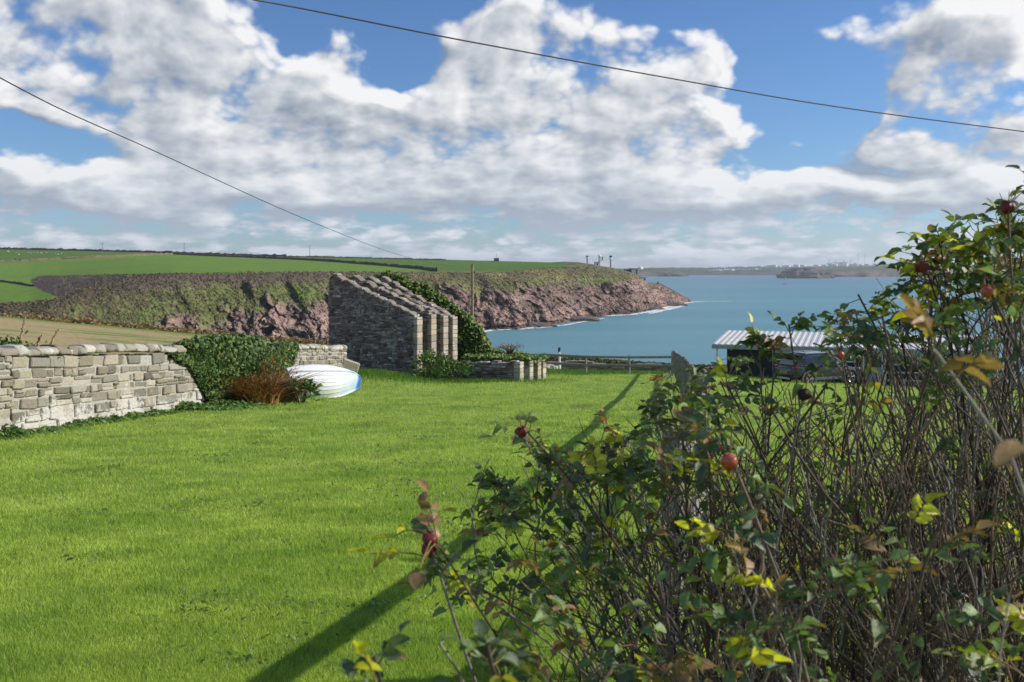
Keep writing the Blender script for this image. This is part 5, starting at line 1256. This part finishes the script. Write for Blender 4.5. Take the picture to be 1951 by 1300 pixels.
def bush(name_lbl, pxr, n_canes, Yr, seed, leafp=.9, lean=(.05, .45), size=1.0, topoff=0, hips=(), depthskew=1.0, sub=(4, 8), bigcol=None, leafmax=None, pyspread=330, basey=(-.1, .5), tips=()):
    rr = random.Random(seed); rg = np.random.default_rng(seed)
    canes = MB(); LP, LB, LS, LC_ = [], [], [], []
    tipsX = []
    def leaf_cluster(p, d, tone, big=False):
        """a spray of pinnate leaves at a shoot tip"""
        q0 = HY+(CAMZ-p.z)/max(p.y, .2)*F; q1 = CX+p.x/max(p.y, .2)*F
        if 1455 < q1 < 1675 and 655 < q0 < 745 and rr.random() < .8: return
        nL = rr.choice((4, 5, 6, 7)) if big else rr.choice((1, 2, 2, 3))
        for q_ in range(nL):
            ax = (d*rr.uniform(.1, .9)+Vector((rr.gauss(0, .7), rr.gauss(0, .7), rr.gauss(.15, .45)))).normalized()
            st = p-d*rr.uniform(0, .06); Lr = rr.uniform(.05, .085)*size; nl = rr.choice((5, 5, 7))
            side = ax.cross(Vector((0, 0, 1)));
            if side.length < .1: side = ax.cross(Vector((1, 0, 0)))
            side.normalize(); nrm = side.cross(ax).normalized()
            nrm = (nrm+Vector((rr.gauss(0, .35), rr.gauss(0, .35), rr.gauss(0, .25)))).normalized(); side = ax.cross(nrm).normalized()
            droop = rr.uniform(.1, .8); pts = []
            for i in range(4): t = i/3; pts.append(st+ax*Lr*t*1.25-Vector((0, 0, 1))*droop*Lr*t*t)
            canes.tube(pts, [.0014, .0012, .001, .0008], 3, (.22, .16, .06), cap=False)
            base = rr.random()
            if base < .12*tone: cl = (.34, .33, .03)
            elif base < .22: cl = (.13, .17, .03)
            elif base < .32: cl = (.19, .12, .055)
            elif base < .62: cl = (.095, .14, .045)
            else: cl = (.056, .086, .040)
            for j in range(nl):
                if j == nl-1: t = 1.0; dr = ax*1.0
                else: t = .35+.6*(j//2)/(nl//2); dr = (ax*.55+side*(1 if j % 2 else -1)).normalized()
                dr = (dr+Vector((rr.gauss(0, .12), rr.gauss(0, .12), rr.gauss(-.15, .2)))).normalized()
                pp = st+ax*Lr*t*1.25-Vector((0, 0, 1))*droop*Lr*t*t
                nn = (nrm+Vector((rr.gauss(0, .3), rr.gauss(0, .3), rr.gauss(0, .2)))); sx = dr.cross(nn)
                if sx.length < 1e-3: continue
                sx.normalize(); nn = sx.cross(dr).normalized(); nn = nn if nn.z > -.3 or rr.random() < .5 else -nn
                LP.append(pp); LB.append((sx, dr, nn)); l = rr.uniform(.019, .032)*size*(1.1 if j == nl-1 else 1); wv = l*rr.uniform(.55, .85)
                q0 = HY+(CAMZ-pp.z)/max(pp.y, .2)*F; q1 = CX+pp.x/max(pp.y, .2)*F
                if any(abs(q1-h_[0]) < 34 and abs(q0-h_[1]) < 34 and pp.y < h_[2]+.02 for h_ in HIPS): LP.pop(); LB.pop(); continue
                LS.append((wv, l, l*rr.uniform(.5, 2.4))); k = rr.uniform(.95, 2.1)
                tip_brown = rr.random() < .25; cc = []
                for vi, tv in enumerate(RLT):
                    q = tuple(min(1, c*k) for c in cl)
                    if tip_brown and tv[1] > .85: q = (.20*k, .12*k, .05*k)
                    elif abs(tv[0]) < .03 and 0 < tv[1] < 1: q = tuple(min(1, c*1.35) for c in q)
                    cc.append(q)
                LC_.append(cc)
    def twig(p0, d0, L, r0, lvl, zmax, col):
        n_ = 6 if lvl < 2 else 4; pts = [p0]; d = d0.copy(); p = p0
        for i in range(n_):
            d = (d+Vector((rr.gauss(0, .26), rr.gauss(0, .26), rr.gauss(.08, .18)))).normalized(); p = p+d*(L/n_); pts.append(p)
        canes.tube(pts, [max(.0011, r0*(1-.55*i/n_)) for i in range(n_+1)], 4 if lvl else 5, col, cap=False)
        return pts, d
    def inside(p):
        if topoff > 100: return True
        q = HY+(CAMZ-p.z)/max(p.y, .3)*F; pq = CX+p.x/max(p.y, .3)*F
        return q > rtop(pq)-14 and pq > np.interp(q, [820, 940, 1020, 1060, 1120, 1260, 1400], [940, 850, 800, 812, 840, 890, 930])
    allf = list(tips)+[(h[0], h[1], h[2]) for h in hips]
    for c in range(n_canes+len(allf)):
        forced = allf[c-n_canes] if c >= n_canes else None
        px = rr.uniform(*pxr); Y = Yr[0]+(Yr[1]-Yr[0])*rr.random()**depthskew
        dpy = abs(rr.gauss(0, 1))*pyspread*.42 if rr.random() < .75 else rr.uniform(0, pyspread)
        tp = rtop(px)+topoff+dpy+rr.uniform(10, 45); tip = Wp(px, min(tp, 1230), Y)
        pyt_ = HY+(CAMZ-tip.z)/tip.y*F
        if 1425 < px < 1700 and pyt_ < 775 and rr.random() < .8: tip = Wp(px, 775+rr.uniform(0, 160), Y)
        if forced is not None: px, _py, Y = forced; tip = Wp(px, _py, Y)+(Vector((0, 0, .012)) if forced in [tuple(h[:3]) for h in hips] else Vector((0, 0, -.065)))
        bx = tip.x+rr.uniform(*lean)*(1.0 if px > 1100 else 1.3)+(.22 if px < 1100 else 0); by = Y+rr.uniform(*basey)
        bx = max(bx, .36+.02*Y); base = Vector((bx, by, gz(bx, by)-.03))
        tp_ = Vector((tip.x, tip.y, max(tip.z, base.z+.25))); mid = base.lerp(tp_, .5)+Vector((rr.gauss(.06, .16), rr.gauss(0, .14), rr.uniform(-.03, .24)*(tp_-base).length*.6))
        n_ = 16; pts = []; off = Vector((0, 0, 0)); vel = Vector((0, 0, 0))
        for i in range(n_+1):
            t = i/n_; vel = vel*.55+Vector((rr.gauss(0, .019), rr.gauss(0, .019), 0)); off += vel; pts.append(base*(1-t)**2+mid*2*t*(1-t)+tp_*t*t+off*min(1, t*3)*(1 if forced is None else 1-t))
        r0 = rr.uniform(.0032, .0058); g_ = rr.uniform(.8, 1.75)
        col = tuple(k*g_ for k in rr.choice([(.085,.062,.052), (.12,.088,.068), (.055,.042,.038), (.165,.11,.07), (.21,.185,.165)]))
        if forced is None and not inside(pts[-1]): continue
        canes.tube(pts, [r0*(1-.55*i/n_) for i in range(n_+1)], 6, col, cap=False)
        ll = rtop(px)+topoff+float(np.interp(px, [a[0] for a in LEAFD], [a[1] for a in LEAFD])) if leafmax is None else leafmax
        dirT = (pts[-1]-pts[-3]).normalized()
        def leafy(p): 
            q = HY+(CAMZ-p.z)/max(p.y, .3)*F; return q < ll and rr.random() < leafp or rr.random() < .035
        if not inside(pts[-1]+dirT*-.02) and forced is None: continue
        qt = HY+(CAMZ-pts[-1].z)/pts[-1].y*F
        if forced is not None or leafy(pts[-1]) or (qt < ll-20 and topoff < 100): leaf_cluster(pts[-1], dirT, 1, forced is not None or rr.random() < .6)
        for s in range(rr.randint(*sub)):
            i = rr.randint(4, n_-1); p0 = pts[i]; tg = (pts[i+1]-pts[i-1]).normalized()
            d0 = (tg*rr.uniform(.5, 1.1)+Vector((rr.gauss(0, .55), rr.gauss(0, .55), rr.uniform(0, .45)))).normalized(); L = rr.uniform(.14, .48)*(1.2-.6*i/n_)
            lim = rtop(px)+topoff
            e_p = p0+d0*L; q = HY+(CAMZ-e_p.z)/max(e_p.y, .3)*F; pq = CX+e_p.x/max(e_p.y, .3)*F
            if q < rtop(pq)+topoff-6: L *= .35
            if 1460 < pq < 1680 and 640 < q < 745 and rr.random() < .8: continue
            if not inside(p0+d0*L): continue
            sp_, d1 = twig(p0, d0, L, r0*.55*(1-.3*i/n_), 0, 0, col)
            if leafy(sp_[-1]) and inside(sp_[-1]): leaf_cluster(sp_[-1], d1, 1)
            if rr.random() < .75:
                j = rr.randint(2, 4); d2 = (d1+Vector((rr.gauss(0, .6), rr.gauss(0, .6), rr.uniform(-.1, .5)))).normalized(); sp2, d3 = twig(sp_[j], d2, L*rr.uniform(.3, .6), r0*.35, 1, 0, col)
                if leafy(sp2[-1]) and inside(sp2[-1]): leaf_cluster(sp2[-1], d3, 1)
        # thorny prickles read as roughness: short spikes
        for s in range(14):
            i = rr.randint(3, n_-1); a = rr.uniform(0, 6.28); p0 = pts[i].lerp(pts[i+1], rr.random()); o_ = Vector((math.cos(a), math.sin(a), .1))
            canes.addv([p0+Vector((0, 0, .0022)), p0-Vector((0, 0, .0022)), p0+o_*(r0+.006)], [[0, 1, 2]], col)
    ctr = Wp(sum(pxr)/2, 900, sum(Yr)/2); bs = Vector((ctr.x+.25, ctr.y, gz(ctr.x+.25, ctr.y)))
    e_ = empty('rose_bush', bs, label=name_lbl, cat='rose bush', group='rose bushes in the foreground thicket')
    setparent(canes.build('canes', M_cane, smooth=True), e_)
    if LP:
        B = np.array([[v[:] for v in b] for b in LB])
        setparent(link('leaves', instmesh('leaves', RLT, RLF, np.array([p[:] for p in LP]), B, np.array(LS), np.clip(np.array(LC_), 0, 1), smooth=True), M_rleaf), e_)
    for h in hips: hip(*h, e_)
    return e_
M_hip = mat('rose_hip_skin', (.42, .07, .02), .28, .6, var=(60, .35), coat=.3); M_hip2 = mat('withered_hip', (.16, .02, .018), .5, .4, var=(70, .5)); M_hipd = mat('dried_hip', (.035, .018, .016), .7, .2, var=(70, .4))
M_sepal = mat('dry_sepal', (.20, .13, .06), .9, .1, attr=False)
def hip(px, py, Y, r, kind, parent):
    p = Wp(px, py, Y); rr = random.Random(int(px*7+py)); bm = bmesh.new(); bmesh.ops.create_uvsphere(bm, u_segments=20, v_segments=14, radius=1)
    for v in bm.verts:
        x, y, z = v.co; k = 1+(.25*(math.sin(5*math.atan2(y, x))*abs(x*x+y*y)*.5+perlin(np.array([[x*1.5+px, y*1.5, z*1.5]]))[0]*.8) if kind else .02*math.sin(6*math.atan2(y, x)))
        v.co = Vector((x*r*k, y*r*k, z*r*.86*k+(-.12*r if z < -.8 else 0)))
    me = bpy.data.meshes.new('rose_hip'); bm.to_mesh(me); bm.free(); me.polygons.foreach_set('use_smooth', [True]*len(me.polygons))
    o = link('rose_hip', me, (M_hip, M_hip2, M_hipd)[kind]); o.location = p; o.rotation_euler = (rr.uniform(-.5, .5), rr.uniform(-.5, .5), rr.uniform(0, 6))
    sp = MB()
    for k in range(5):
        a = k*1.256+rr.uniform(-.3, .3); dr = Vector((math.cos(a), math.sin(a), -.9+rr.uniform(-.5, .3))).normalized(); s0 = Vector((0, 0, -r*.82)); sd = Vector((-math.sin(a), math.cos(a), 0))
        sp.addv([s0+sd*.0022, s0-sd*.0022, s0+dr*r*.6-sd*.0014, s0+dr*r*.6+sd*.0014, s0+dr*r*1.15+Vector((0, 0, rr.uniform(-.004, .004)))], [[0, 1, 2, 3], [3, 2, 4]])
    sp.build('sepals', M_sepal, o)
    o.parent = parent; o.matrix_parent_inverse = Matrix.Translation(-parent.location)
    st = MB(); st.tube([(0, 0, r*.7), (.004, 0, r*1.6), (.002, .004, r*2.8)], [.0016, .0013, .0013], 5, (.25, .14, .08)); st.build('stalk', M_cane, o)
bush('rose bush leaning low over the lawn, leftmost, with withered red hips at its tip', (850, 1110), 12, (1.9, 2.9), 101, .42, (.25, .7), 1.0, 10, [(819, 1028, 1.5, .0115, 1), (817, 1046, 1.52, .012, 1), (994, 822, 2.1, .013, 1)], sub=(4, 8), pyspread=260, tips=[(838,1015,1.9),(950,900,2.3),(1010,805,2.3),(1050,800,2.4),(905,1060,2.2),(990,930,2.2)])
bush('leafy rose bush beside the fence with one round orange hip', (1110, 1350), 22, (1.9, 3.4), 102, .5, (.08, .45), 1.0, 0, [(1389, 879, 1.5, .0135, 0), (1352, 870, 2.2, .009, 0)], sub=(4, 8), tips=[(1150,800,2.4),(1180,790,2.6),(1258,835,2.3),(1275,880,2.4),(1262,930,2.3),(1245,985,2.4),(1235,708,2.3),(1250,730,2.5),(1300,700,2.2),(1330,715,2.1)])
bush('rose bush of bare grey canes in front of the parked car', (1330, 1560), 62, (2.0, 3.8), 103, .50, (-.15, .6), .95, 0, [(1533, 752, 2.0, .013, 2), (1601, 676, 2.0, .008, 0)], sub=(4, 8), pyspread=450, tips=[(1385,680,2.3),(1400,690,2.4),(1445,595,2.5),(1475,600,2.5)])
bush('tall thin rose bush rising before the chalet roof', (1530, 1745), 62, (2.0, 3.8), 104, .55, (-.2, .6), .95, 0, [(1760, 508, 2.3, .013, 1), (1753, 511, 2.32, .012, 1)], sub=(4, 8), pyspread=480, tips=[(1635,512,2.5),(1625,560,2.5),(1600,590,2.4),(1660,570,2.6),(1580,620,2.6),(1690,580,2.5),(1710,545,2.5),(1655,600,2.4)])
bush('tallest rose bush with a red hip against the sky at the right edge', (1735, 2060), 85, (1.9, 3.8), 105, .62, (-.25, .6), 1.0, 0, [(1920, 394, 2.0, .014, 1), (1880, 556, 1.6, .010, 0), (1790, 458, 2.3, .011, 2)], sub=(4, 8), pyspread=520, tips=[(1760,412,2.4),(1785,400,2.4),(1810,420,2.5),(1840,425,2.5),(1870,450,2.4),(1900,390,2.2),(1935,378,2.2),(1960,375,2.2),(1760,470,2.5),(1830,500,2.4),(1890,470,2.3),(1935,440,2.3)])
bush('near rose bush of dark drooping leaves at the bottom centre', (1120, 1520), 13, (1.25, 1.6), 106, .5, (.05, .3), 1.0, 360, [], sub=(3, 6), leafmax=1500, pyspread=160, basey=(0, .3))
bush('out of focus rose shoots close by at the lower edge, left of the thicket', (690, 950), 4, (.95, 1.1), 107, .9, (.15, .4), .8, 345, [], sub=(0, 1), leafmax=1500, pyspread=10, basey=(0, .2))
bush('blurred rose shoots nearest to us at the right edge', (1850, 2040), 4, (.8, 1.05), 108, .6, (.0, .2), 1.0, 200, [], sub=(2, 4), leafmax=1300, pyspread=360, basey=(0, .3))
bush('dense tangle of old dark leafless rose canes in the middle of the thicket', (1180, 1980), 185, (2.0, 4.2), 109, .06, (-.4, 1.0), .9, 170, [], sub=(3, 6), pyspread=480)

# ================================================================== GRASS BLADES
rg = np.random.default_rng(77); N = 1150000
py = 1345-(1345-640)*rg.uniform(0, 1, N)**1.12; pxx = np.where(rg.uniform(0, 1, N) < .70, rg.uniform(-120, 2080, N), rg.uniform(-1500, 3400, N))
Yg = 1.65/np.maximum((py-HY)/F-.077, .020); ok = (Yg < 62)&(Yg > 2.5)
Xg = (pxx-CX)/F*Yg; wx = np.interp(Yg, [p[1] for p in WP], [p[0] for p in WP])+.3; wx = np.where(Yg > 41.7, -6.6, wx); ok &= Xg > wx
Yg, Xg = Yg[ok], Xg[ok]; n = len(Yg); Yg = Yg*(1+rg.uniform(-.02, .02, n)); Zg = lawn_z(Xg, Yg)
P_ = np.stack([Xg, Yg, Zg], 1); tone = lawn_tone(P_)
ht = (.026+.0011*Yg)*rg.uniform(.6, 1.4, n)*(.75+.6*(1-tone)); wd_ = (.0022+.00042*Yg)*rg.uniform(.7, 1.3, n)
a = rg.uniform(0, 2*math.pi, n); ln = rg.uniform(.1, .95, n); b = rg.uniform(0, 2*math.pi, n)
sd = np.stack([np.cos(a), np.sin(a), a*0], 1)*wd_[:, None]*.5; lean_ = np.stack([np.cos(b)*ln, np.sin(b)*ln, np.ones(n)], 1)*ht[:, None]
V = np.stack([P_-sd, P_+sd, P_+lean_], 1)
c = lawn_col(P_)*rg.uniform(.62, 1.45, (n, 1))*1.05; dry = rg.uniform(0, 1, n) < .035; c[dry] = np.array([.30, .27, .11])
C3 = np.repeat(c, 3, 0)
M_blade = mat('grass_blade', (1, 1, 1), .55, .25, attr=True, trans=.5)
link('grass', npmesh('grass', V.reshape(-1, 3), (np.arange(3*n), np.full(n, 3)), np.clip(C3, 0, 1)), M_blade, kind='stuff')
# rough longer grass on the bank and along edges
N = 42000; kx = rg.integers(0, 4, N)
cx_ = np.array([-6.0, 1.2, -3.5, 5.5])[kx]; cy_ = np.array([43.6, 57, 45.3, 59])[kx]; sx_ = np.array([1.5, 1.6, 2.2, 4.0])[kx]; sy_ = np.array([1.6, 1.4, .9, .5])[kx]
x = cx_+rg.normal(0, 1, N)*sx_; y = cy_+rg.normal(0, 1, N)*sy_-np.where(kx == 3, (x-cx_)*.65, 0); z = lawn_z(x, y)
ht = .22*rg.uniform(.4, 1.2, N); a = rg.uniform(0, 6.28, N); b = rg.uniform(0, 6.28, N)
sd = np.stack([np.cos(a), np.sin(a), a*0], 1)*.012; lean_ = np.stack([np.cos(b)*.5, np.sin(b)*.5, np.ones(N)], 1)*ht[:, None]; P_ = np.stack([x, y, z-.02], 1)
V = np.stack([P_-sd, P_+sd, P_+lean_], 1); c = np.array([.10, .20, .03])*rg.uniform(.6, 1.5, (N, 1))
link('long_grass', npmesh('long_grass', V.reshape(-1, 3), (np.arange(3*N), np.full(N, 3)), np.repeat(c, 3, 0)), M_blade, kind='stuff')
# small weeds and clover patches in the turf
rg = np.random.default_rng(5); N = 5200
nc = 90; cx_ = rg.uniform(-8, 1.5, nc); cy_ = rg.uniform(5, 30, nc); cx_ = np.where(cx_ < -.33*cy_-1, -.33*cy_*rg.uniform(0, 1, nc), cx_); k = rg.integers(0, nc, N)
r = rg.gamma(1.5, .10, N)*(1+.5*(k % 3)); a = rg.uniform(0, 6.28, N); x = cx_[k]+r*np.cos(a)*1.5; y = cy_[k]+r*np.sin(a); z = lawn_z(x, y)+rg.uniform(.012, .045, N)
cc = np.array([(.12, .20, .05), (.15, .25, .065), (.19, .29, .075)])[rg.integers(0, 3, N)]*rg.uniform(.7, 1.3, (N, 1))
link('lawn_weeds', instmesh('lawn_weeds', LEAFT, LEAFF, np.stack([x, y, z], 1), rand_bas(N, (0, 0, 1), .5, rg), rg.uniform(.025, .05, (N, 1))*np.ones((1, 3)), cc), M_leaf2, kind='stuff')
